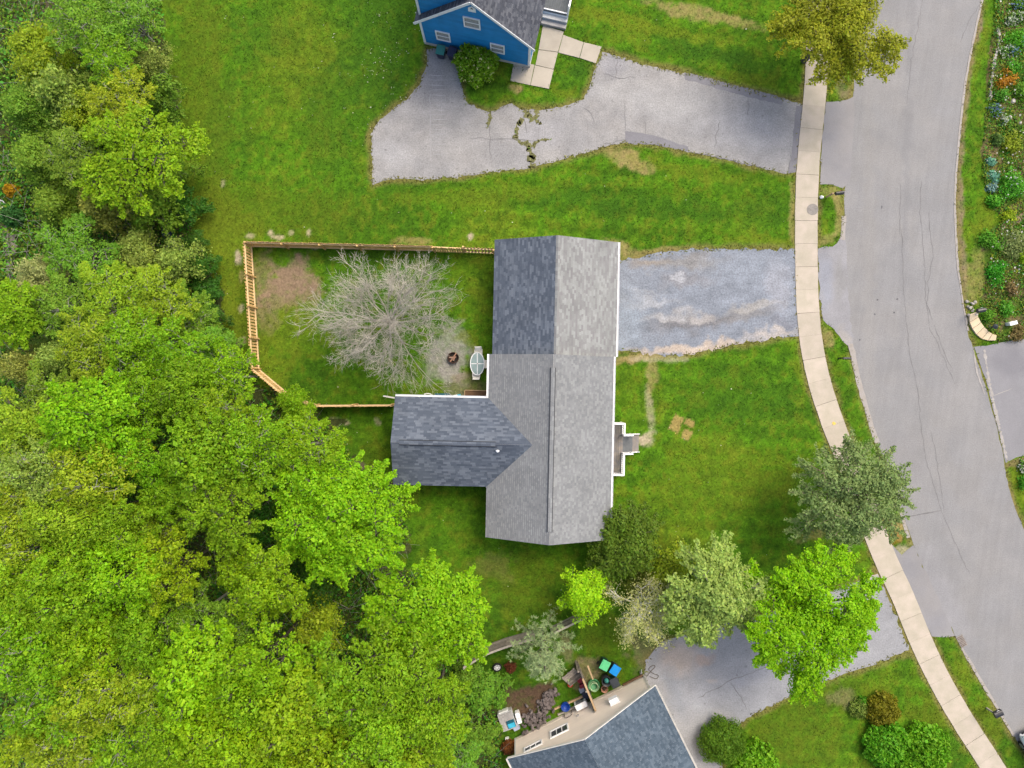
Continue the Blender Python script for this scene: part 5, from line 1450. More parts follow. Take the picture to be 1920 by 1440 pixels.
def street_trees():
    t = dense_tree(601, R=4.0, Ht=8.5, nl=32, nc=105, nleaf=11, leaf=.14, lobe=(.18, .29), droop=.4)
    place_tree('street_tree', t, 1558, 58, 4.3, 1.0, sz=.78, col= (0.325, 0.325, 0.014, 1), label='golden olive leafed tree over the sidewalk at the top edge', cat='tree', rz=.3)
    t = dense_tree(602, R=3.9, Ht=7.0, nl=28, nc=84, nleaf=11, leaf=.15, lobe=(.18, .3), droop=.45, bark='pine_bark', lowfill=.2)
    o = place_tree('street_tree', t, 1588, 925, 4.2, .93, (0.205, 0.30, 0.092, 1), 'grey green leafed tree over the sidewalk at the lower street bend', 'tree', rz=2.1)
    t = dense_tree(603, R=4.2, Ht=8.0, nl=38, nc=66, nleaf=19, leaf=.135, lobe=(.15, .26), droop=.4, fingers=8)
    o = place_tree('maple_tree', t, 1512, 1158, 6.0, 1.0, (0.235, 0.505, 0.003, 1), 'vivid lime green maple overhanging the lower driveway', 'tree', rz=.9)
    t = dense_tree(604, R=3.2, Ht=7.0, nl=26, nc=80, nleaf=10, leaf=.17, lobe=(.22, .34), droop=.5, bark='grey_bark')
    place_tree('broadleaf_tree', t, 1338, 1110, 5, 1.0, (0.335, 0.42, 0.105, 1), 'pale grey green tree between the birch and the vivid maple', 'tree', rz=.2)
    t = sparse_tree(605, R=3.4, Ht=6.0, bark='birch_bark', per=5, leaf=.11, nlimb=15, levels=3, kids=(7, 6), r0=.16, tuft=.24)
    o = place_tree('birch_tree', t, 1208, 1152, 3.5, .92, (0.42, 0.52, 0.17, 1), 'half bare birch with white branches above the lower drive', 'tree', rz=.2, names=('branches', 'leaves'))
    t = dense_tree(606, R=2.4, Ht=4.2, nl=26, nc=150, nleaf=12, leaf=.14, lobe=(.22, .36), droop=.5)
    place_tree('evergreen_shrub', t, 1174, 1016, 3, 1.0, (0.125, 0.190, 0.015, 1), 'dark olive evergreen shrub against the corner of the grey house', 'shrub', rz=.2)
    t = dense_tree(607, R=1.7, Ht=4.4, nl=14, nc=130, nleaf=10, leaf=.13, lobe=(.26, .42), droop=.8)
    place_tree('sapling', t, 1094, 1112, 3, 1.0, (0.33, 0.54, 0.008, 1), 'small lime yellow sapling beside the short grey fence', 'tree', rz=.8)
    place_tree('shrub', T_shrub[1], 1252, 1060, 1.4, 1.05, (0.26, 0.34, 0.015, 1), 'yellow green low shrub between the dark evergreen and the pale tree', 'shrub')
    place_tree('shrub', T_shrub[2], 1205, 1085, 1.2, .9, (0.13, 0.18, 0.015, 1), 'olive low shrub below the dark evergreen', 'shrub')
street_trees()

def pine():
    rng = np.random.default_rng(44)
    segs = [(0, 0, -.1, 0, 0, 7.4, .16, .03)]
    Pq, Nq = [], []
    nb = 34
    for i in range(nb):
        t = i / nb; z = 1.2 + 5.8 * t; a = i * 2.39996 + rng.uniform(-.2, .2)
        L = (2.1 * (1 - t) + .35) * rng.uniform(.75, 1.15)
        d = np.array([math.cos(a), math.sin(a), .28 + .3 * t])
        e = np.array([0, 0, z]) + d * L
        segs.append((0, 0, z, *e, .035, .012))
        m = int(9 + L * 9)
        for k in range(m):
            s = rng.uniform(.35, 1.05)
            c = np.array([0, 0, z]) + d * L * s + rng.normal(size=3) * np.array([.16, .16, .08]) * (.5 + s * .6)
            n = 15
            dirs = unit(rng.normal(size=(n, 3)) + np.array([0, 0, .9]) + np.array([math.cos(a), math.sin(a), 0]) * .8)
            Pq.append(c + dirs * .10); Nq.append(dirs)
    p = np.concatenate(Pq); dd = np.concatenate(Nq)
    side = unit(np.cross(dd, rng.normal(size=dd.shape))) * .016
    V = np.stack([p - dd * .11 - side, p - dd * .11 + side, p + dd * .11 + side * .3, p + dd * .11 - side * .3], 1)
    ms = (segs_mesh('trunk', segs, M['bark'], 5), poly_mesh_np('crown', V, 4, NEEDLE))
    place_tree('pine_tree', ms, 1018, 1222, 4.2, 1.0, (0.33, 0.44, 0.20, 1), 'pale silvery green pine in front of the beige house junk', 'tree', rz=.3)
pine()

def bush(name, px, py, rpx, h, col, label, leaf=.09, n=9000, flowers=None, seed=1, shell=.9, orient=.6):
    """clipped or rounded bush: twig frame and a thick leafy shell"""
    rng = np.random.default_rng(seed)
    R0 = rpx * S * (1 - h * .5 / H)
    d = rng.normal(size=(n, 3)); d[:, 2] = np.abs(d[:, 2]); d = unit(d)
    lump = 1 + .12 * np.sin(d[:, 0] * 7 + seed) * np.sin(d[:, 1] * 6 + seed * 2) + .06 * np.sin(d[:, 0] * 17) * np.sin(d[:, 1] * 15)
    p = d * np.array([R0, R0, h * .75]) * (lump * rng.uniform(shell - .34, shell + .08, n))[:, None] + np.array([0, 0, h * .22])
    nn = unit(d * .8 + rng.normal(size=(n, 3)) * orient)
    V = leaf_quads(p, nn, leaf * 1.4, .65, rng)
    segs = [(0, 0, 0, 0, 0, h * .4, .06, .04)]
    for i in range(26):
        e = p[rng.integers(n)] * .85
        segs.append((0, 0, h * .15, *e, .025, .008))
    q = P(px, py, h * .5)
    o = empty(name, (q.x, q.y, 0), 0, label, 'shrub')
    mesh_obj('stems', segs_mesh('stems', segs, M['bark'], 4), o)
    f = mesh_obj('foliage', poly_mesh_np('foliage', V, 4, LEAF), o); f.color = col
    if flowers:
        fc, fn, fs = flowers
        k = rng.integers(0, n, fn)
        pf = np.repeat(p[k] + d[k] * .05, 4, 0) + rng.normal(size=(fn * 4, 3)) * fs * .5
        Vf = leaf_quads(pf, unit(np.repeat(d[k], 4, 0) + rng.normal(size=(fn * 4, 3)) * .4), fs, .9, rng)
        g = mesh_obj('flowers', poly_mesh_np('flowers', Vf, 4, LEAF), o); g.color = fc; g['kind'] = 'stuff'
    return o
bush('flowering_shrub', 893, 116, 43, 2.2, (0.19, 0.37, 0.015, 1), 'round green shrub with pale blossoms in front of the blue wall', .10, 9000, ((0.66, 0.66, 0.30, 1), 260, .085), 5, orient=.8)
bush('clipped_bush', 1356, 1392, 47, 1.9, (0.115, 0.235, 0.012, 1), 'dark green clipped round bush beside the slate blue roof', .07, 17000, None, 6)
bush('green_bush', 1416, 1432, 44, 1.5, (0.17, 0.38, 0.012, 1), 'bright green loose bush at the bottom edge right of the clipped bush', .12, 6000, None, 7, orient=1)
bush('golden_shrub', 1657, 1331, 34, 1.2, (0.22, 0.215, 0.012, 1), 'golden olive rounded shrub on the lower front lawn', .09, 6500, None, 8, orient=.9)
bush('green_bush', 1665, 1400, 46, 1.5, (0.13, 0.37, 0.015, 1), 'broad green bush left of its twin below the golden shrub', .13, 6000, None, 9, orient=1)
bush('green_bush', 1738, 1408, 52, 1.6, (0.16, 0.39, 0.014, 1), 'broad green bush nearest the lower sidewalk', .13, 7000, None, 10, orient=1)
bush('green_bush', 1700, 1455, 44, 1.4, (0.14, 0.36, 0.014, 1), 'green bush cut by the bottom edge below the twin bushes', .13, 5000, None, 11, orient=1)
bush('small_shrub', 1612, 1330, 20, .7, (0.18, 0.26, 0.04, 1), 'small pale shrub left of the golden shrub', .09, 1600, None, 12, orient=1)
bush('small_shrub', 1617, 1318, 13, .5, (0.08, 0.28, 0.012, 1), 'tiny bright green shrub above the golden shrub', .08, 800, None, 13, orient=1)
bush('rusty_shrub', 953, 1402, 15, 1.0, (0.20, 0.075, 0.02, 1), 'rust coloured narrow shrub at the left corner of the beige house', .08, 2000, None, 14, orient=1)
bush('yellow_shrub', 22, 358, 15, 1.2, (0.50, 0.30, 0.01, 1), 'yellow flowering shrub at the left edge', .09, 1600, None, 15, orient=1)
bush('dark_shrub', 22, 405, 22, 1.4, (0.06, 0.19, 0.04, 1), 'dark blue green shrub below the yellow flowering shrub', .11, 2600, None, 16, orient=1)
bush('reddish_plant', 958, 1252, 12, .6, (0.22, 0.07, 0.03, 1), 'small reddish plant beside the pale pine', .07, 700, None, 17, orient=1)

# ------------------------------------------------------------------ undergrowth, twigs, garden plants
def undergrowth():
    n = 230000
    x = NP.uniform(-37, 2, n); y = NP.uniform(-29, 29, n)
    k = inside(WOOD, x, y) & (fnoise(x, y, .35, 90) + .25 * NP.random(n) > .44)
    x, y = x[k], y[k]; n = len(x)
    hz = (fnoise(x, y, .45, 91) ** 1.5) * 1.5
    p = np.stack([x, y, .1 + hz * NP.random(n)], -1)
    nn = unit(np.array([0, 0, 1.0]) + NP.normal(size=(n, 3)) * .5)
    me = poly_mesh_np('undergrowth', leaf_quads(p, nn, .2), 4, leaf_mat('undergrowth_leaf', (0.135, 0.29, 0.02), hv=.05, vlo=.45, vhi=1.4))
    tag(mesh_obj('undergrowth', me), 'low leafy undergrowth on the woodland floor', kind='stuff')
    m = 6000
    x = NP.uniform(-37, 2, m); y = NP.uniform(-29, 29, m); k = inside(WOOD, x, y); x, y = x[k], y[k]; m = len(x)
    a = NP.uniform(0, 6.28, m); L = NP.uniform(.3, 1.6, m); z = NP.uniform(.1, 1.0, m)
    z = np.where(y > 4, z * 1.5, z)
    s = np.stack([x, y, z, x + np.cos(a) * L, y + np.sin(a) * L, z + NP.uniform(-.1, .6, m), np.full(m, .014), np.full(m, .008)], -1)
    tag(mesh_obj('fallen_twigs', segs_mesh('fallen_twigs', s, M['grey_bark'], 3)), 'grey dead twigs tangled through the undergrowth', kind='stuff')
undergrowth()
clover()

def garden():
    n = 70000
    x = NP.uniform(31, 40, n); y = NP.uniform(2.5, 28, n)
    k = inside(GARDEN, x, y) & (fnoise(x, y, .9, 95, 3) + .2 * NP.random(n) > .46)
    x, y = x[k], y[k]; n = len(x)
    p = np.stack([x, y, .05 + .35 * NP.random(n) * fnoise(x, y, .8, 96)], -1)
    nn = unit(np.array([0, 0, 1.0]) + NP.normal(size=(n, 3)) * .55)
    me = poly_mesh_np('garden_groundcover', leaf_quads(p, nn, .11), 4, leaf_mat('groundcover_leaf', (0.13, 0.235, 0.018), hv=.08, vlo=.35, vhi=1.6))
    tag(mesh_obj('garden_groundcover', me), 'mixed green groundcover in the garden bed across the street', kind='stuff')
    nb = 900
    xb = NP.uniform(31, 40, nb); yb = NP.uniform(2.5, 28, nb); kb = inside(GARDEN, xb, yb) & (fnoise(xb, yb, .6, 97, 3) > .5); xb, yb = xb[kb], yb[kb]; nb = len(xb)
    me = poly_mesh_np('scattered_blossoms', leaf_quads(np.stack([xb, yb, .35 + .15 * NP.random(nb)], -1), unit(np.array([0, 0, 1.0]) + NP.normal(size=(nb, 3)) * .3), .11, .9), 4, leaf_mat('pale_blossom', (.52, .53, .46)))
    tag(mesh_obj('scattered_blossoms', me), 'scattered small white blossoms over the garden groundcover', kind='stuff')
    plants = [
        (1908, 10, 14, 'blue flowering plant at the top of the right garden', (0.10, 0.17, 0.40, 1), 'f'),
        (1895, 95, 14, 'blue flowering plant beside white blossoms near the orange shrub', (0.10, 0.20, 0.42, 1), 'f'),
        (1862, 208, 14, 'blue flowering plant below the orange shrub', (0.12, 0.19, 0.42, 1), 'f'),
        (1906, 35, 14, 'white flowering plant under the top blue plant', (0.55, 0.58, 0.5, 1), 'f'),
        (1890, 40, 12, 'white flowering plant nearest the edging stones at the top', (0.5, 0.55, 0.45, 1), 'f'),
        (1882, 97, 13, 'white flowering plant left of a blue one', (0.5, 0.55, 0.46, 1), 'f'),
        (1878, 228, 11, 'white flowering plant below the third blue plant', (0.5, 0.55, 0.46, 1), 'f'),
        (1880, 152, 20, 'round orange leafed shrub in the right garden', (0.42, 0.14, 0.012, 1), 'b'),
        (1900, 75, 22, 'bright green leafy clump above the orange shrub', (0.07, 0.22, 0.012, 1), 'b'),
        (1895, 130, 18, 'green clump just above the orange shrub', (0.06, 0.20, 0.015, 1), 'b'),
        (1872, 180, 18, 'green clump below the orange shrub', (0.06, 0.18, 0.015, 1), 'b'),
        (1910, 175, 20, 'green clump at the right edge below the orange shrub', (0.08, 0.18, 0.015, 1), 'b'),
        (1895, 270, 24, 'yellow green clump midway down the right garden', (0.17, 0.22, 0.015, 1), 'b'),
        (1860, 265, 16, 'dull green clump by the verge midway down the garden', (0.07, 0.13, 0.03, 1), 'b'),
        (1857, 303, 11, 'blue green rosette plant, topmost of three', (0.10, 0.24, 0.19, 1), 'r'),
        (1860, 332, 13, 'blue green rosette plant, middle of three', (0.10, 0.24, 0.20, 1), 'r'),
        (1856, 350, 11, 'pale blue green rosette plant, lowest of three', (0.14, 0.24, 0.26, 1), 'r'),
        (1915, 80, 10, 'pale blue spiky plant at the right edge', (0.18, 0.34, 0.40, 1), 'r'),
        (1890, 350, 30, 'bright green shrub dotted with white flowers', (0.055, 0.20, 0.012, 1), 'w'),
        (1862, 380, 20, 'bright green clump below the three rosettes', (0.065, 0.22, 0.012, 1), 'b'),
        (1890, 405, 16, 'yellow green clump above the brown path', (0.20, 0.27, 0.012, 1), 'b'),
        (1855, 450, 24, 'green clump on the verge side below the brown path', (0.07, 0.20, 0.014, 1), 'b'),
        (1895, 460, 34, 'grey green tangled shrub in the lower right garden', (0.12, 0.155, 0.055, 1), 'b'),
        (1912, 480, 14, 'lime green clump at the right edge', (0.20, 0.31, 0.010, 1), 'b'),
        (1862, 510, 24, 'deep green clump in the lower right garden', (0.035, 0.19, 0.010, 1), 'b'),
        (1895, 540, 18, 'reddish brown clump near the white box', (0.20, 0.10, 0.045, 1), 'b'),
        (1850, 592, 16, 'green grassy clump behind the limestone border', (0.08, 0.20, 0.014, 1), 'b'),
        (1905, 622, 16, 'rusty clump beside the white box', (0.19, 0.10, 0.04, 1), 'b'),
        (1885, 585, 18, 'green clump between the black mailbox and the white box', (0.06, 0.19, 0.014, 1), 'b'),
        (1915, 873, 14, 'white blossomed plant on the small right hand verge', (0.55, 0.56, 0.52, 1), 'f'),
        (1915, 900, 16, 'green clump below the white blossoms at the right edge', (0.05, 0.18, 0.012, 1), 'b'),
    ]
    for i, (px, py, r, lab, c, k) in enumerate(plants):
        rng = np.random.default_rng(700 + i)
        R0 = r * S; h = {'f': .45, 'b': .6, 'r': .35, 'w': .9}[k]
        n = int(500 * (r / 14) ** 2)
        d = rng.normal(size=(n, 3)); d[:, 2] = np.abs(d[:, 2]); d = unit(d)
        off = rng.normal(size=(6, 3)) * np.array([R0 * .28, R0 * .28, 0]); 
        p = d * np.array([R0 * .62, R0 * .62, h]) * (rng.uniform(.3, 1.15, n))[:, None] + off[rng.integers(0, 6, n)]
        c = tuple(.75 * q + .25 * w for q, w in zip(c[:3], (.16, .26, .06))) + (1,) if k == 'f' else (c[0] * 1.15 if c[0] > c[1] else c[0] * 1.7, c[1] * 1.7, c[2] * 1.4, 1)
        green = (0.11, 0.26, 0.02, 1)
        o = empty('garden_plant', P(px, py), 0, lab, 'plant', 'plants of the garden across the street')
        V = leaf_quads(p, unit(d * .6 + np.array([0, 0, .4]) + rng.normal(size=(n, 3)) * .5), .14 if k != 'r' else .24, .5, rng)
        f = mesh_obj('leaves', poly_mesh_np('leaves', V, 4, LEAF), o); f.color = green if k == 'f' else c
        if k in 'fw':
            nf = 170 if k == 'f' else 110
            q = rng.integers(0, n, nf)
            pf = p[q] * 1.08 + np.array([0, 0, .05])
            V = leaf_quads(pf, unit(np.array([0, 0, 1.0]) + rng.normal(size=(nf, 3)) * .4), .10, .9, rng)
            g = mesh_obj('flowers', poly_mesh_np('flowers', V, 4, LEAF), o); g.color = c if k == 'f' else (.6, .62, .6, 1); g['kind'] = 'stuff'
    # edging stones along the bed
    root = empty('edging_row', P(1868, 60), 0, 'row of small grey edging stones along the garden bed', 'stone edging')
    line = smooth_line(G([(1868, 55), (1872, 75), (1864, 110), (1858, 150), (1855, 185)]), 7)
    for i, (x, y) in enumerate(line):
        mb = MB(); rr = .10 + R_.random() * .07
        pts = [(rr * R_.uniform(.7, 1.1) * math.cos(t), rr * R_.uniform(.7, 1.1) * math.sin(t)) for t in [k * 1.047 for k in range(6)]]
        mb.prism([(x - root.location.x + a, y - root.location.y + b) for a, b in pts], 0, .12 + R_.random() * .06); mb.build('stone', M['edging'], root, bevel=.02)
    for px, py, rr in ((1897, 155, .11), (1899, 190, .2), (1893, 220, .17), (1912, 230, .14), (1885, 182, .13), (1857, 355, .1)):
        q = P(px, py); mb = MB()
        mb.lathe([(rr, 0), (rr * 1.05, rr * .3), (rr * .7, rr * .7), (rr * .2, rr * .8)], (0, 0, 0), 8, 1, .8)
        lab = {1897: 'small pale boulder right of the orange shrub', 1899: 'large pale boulder below the orange shrub', 1893: 'pale boulder right of the third blue plant', 1912: 'pale boulder at the right edge of the garden', 1885: 'pale boulder left of the largest one', 1857: 'small pale stone by the lowest rosette'}[px]
        o = mb.build('boulder', mat('pale_boulder_%d' % px, (0.42, 0.39, 0.35), .9, .2)); o.location = q; o.rotation_euler = (0, 0, px); tag(o, lab, 'rock')
    # limestone border
    root = empty('limestone_border', P(1815, 600), 0, 'curved cream limestone slab border at the driveway corner', 'stone border')
    o0 = root.location
    ins = G([(1828, 585), (1832, 595), (1837, 605), (1843, 613), (1851, 621), (1858, 626), (1866, 629)]); outs = G([(1814, 590), (1815, 605), (1820, 617), (1828, 628), (1838, 636), (1850, 639), (1864, 639)])
    for i in range(6):
        q = [ins[i], ins[i + 1], outs[i + 1], outs[i]]
        c = Vector((sum(a for a, b in q) / 4, sum(b for a, b in q) / 4)); q = [((a - c.x) * .95 + c.x - o0.x, (b - c.y) * .95 + c.y - o0.y) for a, b in q]
        mb = MB(); mb.prism(q[::-1] if False else q, 0, .16 + R_.uniform(0, .04)); mb.build('stone', M['stone'], root, bevel=.02)
    # brown mulch path in the garden
    tag(sheet('mulch_path', rough_poly(G([(1876, 424), (1895, 410), (1925, 395), (1960, 380), (1960, 405), (1925, 415), (1900, 425), (1880, 432)]), .2, .06, 3), .075, mat('mulch', (0.26, 0.18, 0.125), .95, .3, 3, fine=15)), 'brown mulch path crossing the right garden', kind='structure')
    tag(sheet('gravel_path', rough_poly(G([(8, 425), (30, 430), (32, 480), (28, 520), (10, 520)]), .2, .08, 3), .16, mat('grey_grit', (0.22, 0.195, 0.165), .95, .3, 3, fine=15)), 'grey gravel path at the left edge of the wood', kind='structure')
garden()

# ------------------------------------------------------------------ garden furniture and yard things
def chair_parts():
    seat = MB(); seat.box((0, 0, .42), (.5, .46, .03)); 
    sl = MB()
    parts = {}
    parts['seat'] = seat.mesh('seat', M['cream_metal'])
    legs = MB()
    parts['leg'] = MB().tube([(0, 0, 0), (0, 0, .42)], .018, 6).mesh('leg', M['cream_metal'])
    parts['armrest'] = MB().tube([(0, .2, .42), (0, .22, .64), (0, -.2, .62), (0, -.26, .5)], .018, 6).mesh('armrest', M['cream_metal'])
    b = MB()
    for s in (-1, 1): b.bar((s * .23, -.22, .42), (s * .22, -.42, .98), .035, .03)
    b.bar((-.24, -.42, .98), (.24, -.42, .98), .03, .05)
    parts['back_frame'] = b.mesh('back_frame', M['cream_metal'])
    parts['slat'] = MB().box((0, 0, 0), (.44, .02, .06)).mesh('slat', M['cream_metal'])
    return parts
CH = chair_parts()
def chair(px, py, z, rz, label):
    q = P(px, py, z)
    o = empty('patio_chair', (q.x, q.y, .05), rz, label, 'chair', 'chairs around the patio table')
    mesh_obj('seat', CH['seat'], o); mesh_obj('back_frame', CH['back_frame'], o)
    for sx in (-1, 1):
        a = mesh_obj('armrest', CH['armrest'], o); a.location = (sx * .26, 0, 0)
        for sy in (-1, 1):
            l = mesh_obj('leg', CH['leg'], o); l.location = (sx * .22, sy * .2, 0)
    for k in range(4):
        s = mesh_obj('slat', CH['slat'], o); t = .2 + k * .2; s.location = (0, -.22 - .2 * t, .42 + .56 * t); s.rotation_euler = (rad(-70), 0, 0)
    return o
chair(897, 662, .6, rad(180), 'cream slatted patio chair at the north end of the oval table')
chair(893, 700, .6, rad(0), 'cream slatted patio chair at the south end of the oval table')
chair(912, 683, .5, rad(90), 'cream slatted patio chair between the oval table and the house wall')
def patio_table():
    q = P(895, 682, .75)
    o = empty('patio_table', (q.x, q.y, .05), 0, 'oval white framed glass patio table by the house corner', 'table')
    a, b = .48, .78
    N = 28
    mb = MB(); mb.tube([(a * math.cos(t), b * math.sin(t), .72) for t in [2 * math.pi * k / N for k in range(N + 1)]], .03, 6, False); mb.build('rim', M['white'], o)
    for sx in (-1, 1):
        for sy in (-1, 1):
            pts = [(sx * .02, sy * .02)] + [(sx * (a - .02) * math.cos(t), sy * (b - .02) * math.sin(t)) for t in [0.04 + (math.pi / 2 - .08) * k / 7 for k in range(8)]]
            if sx * sy < 0: pts = pts[::-1]
            mb = MB(); mb.prism(pts, .71, .722); mb.build('glass_panel', M['glass_table'], o)
    mb = MB(); mb.bar((-a, 0, .725), (a, 0, .725), .04, .02); mb.build('crossbar', M['white'], o)
    mb = MB(); mb.bar((0, -b, .727), (0, b, .727), .04, .02); mb.build('crossbar', M['white'], o)
    mb = MB(); mb.lathe([(.05, .736), (.05, .75), (.02, .75)], (0, 0, 0), 10); mb.build('parasol_hole', M['concrete_grey'], o)
    for sx in (-1, 1):
        for sy in (-1, 1):
            mb = MB(); mb.tube([(sx * .3, sy * .5, .71), (sx * .36, sy * .58, 0)], .022, 6); mb.build('leg', M['white'], o)
patio_table()
def fire_pit():
    q = P(850, 671, .2)
    o = empty('fire_pit', (q.x, q.y, .04), 0, 'round rusty fire pit holding split logs on the gravel', 'fire pit')
    mb = MB(); mb.lathe([(.30, .0), (.39, .1), (.40, .34), (.37, .34), (.35, .12), (0, .09)], (0, 0, 0), 20); mb.build('bowl', M['rust'], o, True)
    mb = MB(); mb.lathe([(.33, .12), (.2, .16), (.0, .18)], (0, 0, 0), 12); mb.build('ash', M['char'], o)
    for a, b, r in (((-.22, -.27, .22), (.22, .32, .36), .05), ((-.28, .02, .2), (.2, .05, .26), .05), ((.0, -.2, .22), (.12, .1, .3), .055)):
        mb = MB(); mb.tube([a, b], r, 7); mb.build('log', M['log'], o)
fire_pit()

def storage_box():
    q = P(830, 741, .5)
    o = empty('deck_box', (q.x, q.y - .15, .03), 0, 'teal storage box against the rear wing wall', 'storage box')
    mb = MB(); mb.box((0, 0, .27), (1.02, .52, .54)); mb.build('body', M['teal'], o, bevel=.02)
    mb = MB(); mb.box((0, 0, .58), (1.06, .56, .07)); mb.build('lid', M['teal'], o, bevel=.02)
storage_box()
def plain_chair(px, py, label, mcol, rz=0):
    q = P(px, py, .4)
    o = empty('garden_chair', (q.x, q.y - .1, .03), rz, label, 'chair')
    mb = MB(); mb.box((0, 0, .4), (.5, .46, .04)); mb.build('seat', M[mcol], o, bevel=.01)
    mb = MB(); mb.tube([(-.25, .22, .4), (-.22, .3, .8), (0, .34, .88), (.22, .3, .8), (.25, .22, .4)], .03, 6); mb.build('backrest', M[mcol], o)
    for sx in (-1, 1):
        mb = MB(); mb.tube([(sx * .27, .2, .6), (sx * .29, -.2, .6)], .03, 6); mb.build('armrest', M[mcol], o)
        for sy in (-1, 1):
            mb = MB(); mb.tube([(sx * .22, sy * .2, .4), (sx * .26, sy * .24, 0)], .02, 5); mb.build('leg', M[mcol], o)
plain_chair(803, 744, 'white plastic chair left of the teal storage box', 'white')
def cooler():
    q = P(856, 743, .4)
    o = empty('cooler', (q.x, q.y - .1, .03), .2, 'white and aqua cooler box right of the teal storage box', 'cooler')
    mb = MB(); mb.box((0, 0, .2), (.62, .4, .4)); mb.build('body', M['aqua'], o, bevel=.02)
    mb = MB(); mb.box((-.12, 0, .43), (.42, .42, .07)); mb.build('lid', M['white'], o, bevel=.02)
    mb = MB(); mb.tube([(-.33, 0, .3), (-.36, 0, .48), (.36, 0, .48), (.33, 0, .3)], .015, 6); mb.build('handle', M['white'], o)
cooler()
def raised_bed():
    a = P(870, 732); b = P(917, 748)
    o = empty('raised_bed', ((a.x + b.x) / 2, (a.y + b.y) / 2, 0), rad(-1.5), 'wooden raised planter of brown soil in the house corner', 'planter')
    w, d = b.x - a.x - .12, a.y - b.y
    for y in (-d / 2, d / 2):
        mb = MB(); mb.box((0, y, .17), (w, .05, .34)); mb.build('board', M['tan_wood'], o)
    for x in (-w / 2, w / 2):
        mb = MB(); mb.box((x, 0, .17), (.05, d - .06, .34)); mb.build('board', M['tan_wood'], o)
    mb = MB(); mb.box((0, 0, .13), (w - .06, d - .06, .24)); mb.build('soil', M['brown_wood'], o)
raised_bed()
mb = MB(); a, b = P(719, 742.5, .6), P(740, 746, .6); mb.bar(a, b, .1, .06); mb.bar(a - Vector((0, 0, 0)), a - Vector((0, 0, .55)), .06, .06)
tag(mb.build('white_rail', M['offwhite']), 'short white rail sticking out from the wing corner by the fence', 'rail')

def cart(px, py, label, body, lid, rz=0, zt=1.05, open_=False, sc=1.0, group=None):
    q = P(px, py, zt)
    o = empty('wheeled_bin', (q.x, q.y, .02), rz, label, 'wheelie bin', group)
    o.scale = (sc, sc, sc)
    mb = MB(); mb.box((0, 0, .52), (.56, .62, .9), taper=.78); mb.build('body', M[body], o, bevel=.03)
    mb = MB(); mb.box((0, .02, 1.0), (.6, .68, .05)); mb.box((0, .02, 1.03), (.44, .5, .03)); mb.build('lid', M[lid], o, bevel=.02)
    mb = MB(); mb.tube([(-.24, -.36, .95), (.24, -.36, .95)], .02, 6); mb.build('handle', M['black'], o)
    for sx in (-1, 1):
        mb = MB()
        vs = []; N = 12
        mb.tube([(sx * .25, -.28, .1), (sx * .31, -.28, .1)], .11, 12); mb.build('wheel', M['rubber'], o)
    return o
cart(826, 93, 'teal lidded dark bin against the blue wall', 'navy', 'teal_lid', rad(168), 1.0)
cart(848, 97, 'navy bin between the teal lidded bin and the flowering shrub', 'navy', 'navy', rad(165), .95)
cart(1134, 1248, 'dark bin with a bright green lid beside the beige house', 'cart_green', 'green_lid', rad(-28), 1.0)
cart(1153, 1257, 'dark bin with a bright blue lid beside the beige house', 'cart_grey', 'blue_lid', rad(-33), 1.0)
cart(1153, 1281, 'plain dark green bin closest to the beige wall', 'cart_green', 'cart_grey', rad(26), 1.0, sc=.95)

def barrel(name, px, py, r, h, m, label, cat, inner=None, rim=None):
    q = P(px, py, h * .6)
    o = empty(name, (q.x, q.y, .03), 0, label, cat)
    mb = MB(); mb.lathe([(r * .82, 0), (r, h * .5), (r * 1.02, h), (r * .92, h), (r * .8, h * .6), (0, h * .55)], (0, 0, 0), 16); mb.build('body', M[m], o, True)
    if rim:
        mb = MB(); mb.tube([(r * 1.02 * math.cos(t), r * 1.02 * math.sin(t), h) for t in [k * 2 * math.pi / 16 for k in range(17)]], .02, 5, False); mb.build('rim', M[rim], o)
    if inner:
        mb = MB(); mb.lathe([(r * .6, h * .62), (r * .5, h * 1.0), (r * .2, h * 1.08), (0, h * 1.1)], (.0, .04, 0), 9); mb.build('contents', M[inner], o, True)
    return o
barrel('barrel', 1136, 1274, .32, .9, 'black', 'black barrel with a teal bag in it, between bins and wall', 'barrel', 'teal_lid', 'black')
barrel('flower_pot', 1133, 1291, .24, .4, 'terracotta', 'faded terracotta pot at the foot of the beige wall', 'pot', 'soil')
barrel('blue_tub', 1060, 1324, .30, .42, 'blue_bucket', 'royal blue tub below the hanging hose on the beige wall', 'tub', None, 'blue_bucket')
barrel('red_bucket', 1069, 1282, .17, .34, 'red', 'orange red bucket on the grass near the grey pallet', 'bucket', None, 'red')
barrel('red_bucket', 1087, 1274, .18, .36, 'pink', 'faded red bucket by the upright board fence', 'bucket', None, 'pink')
barrel('red_tub', 873, 1257, .22, .3, 'red', 'rusty red tub at the left end of the grey board fence', 'tub', None, 'red')
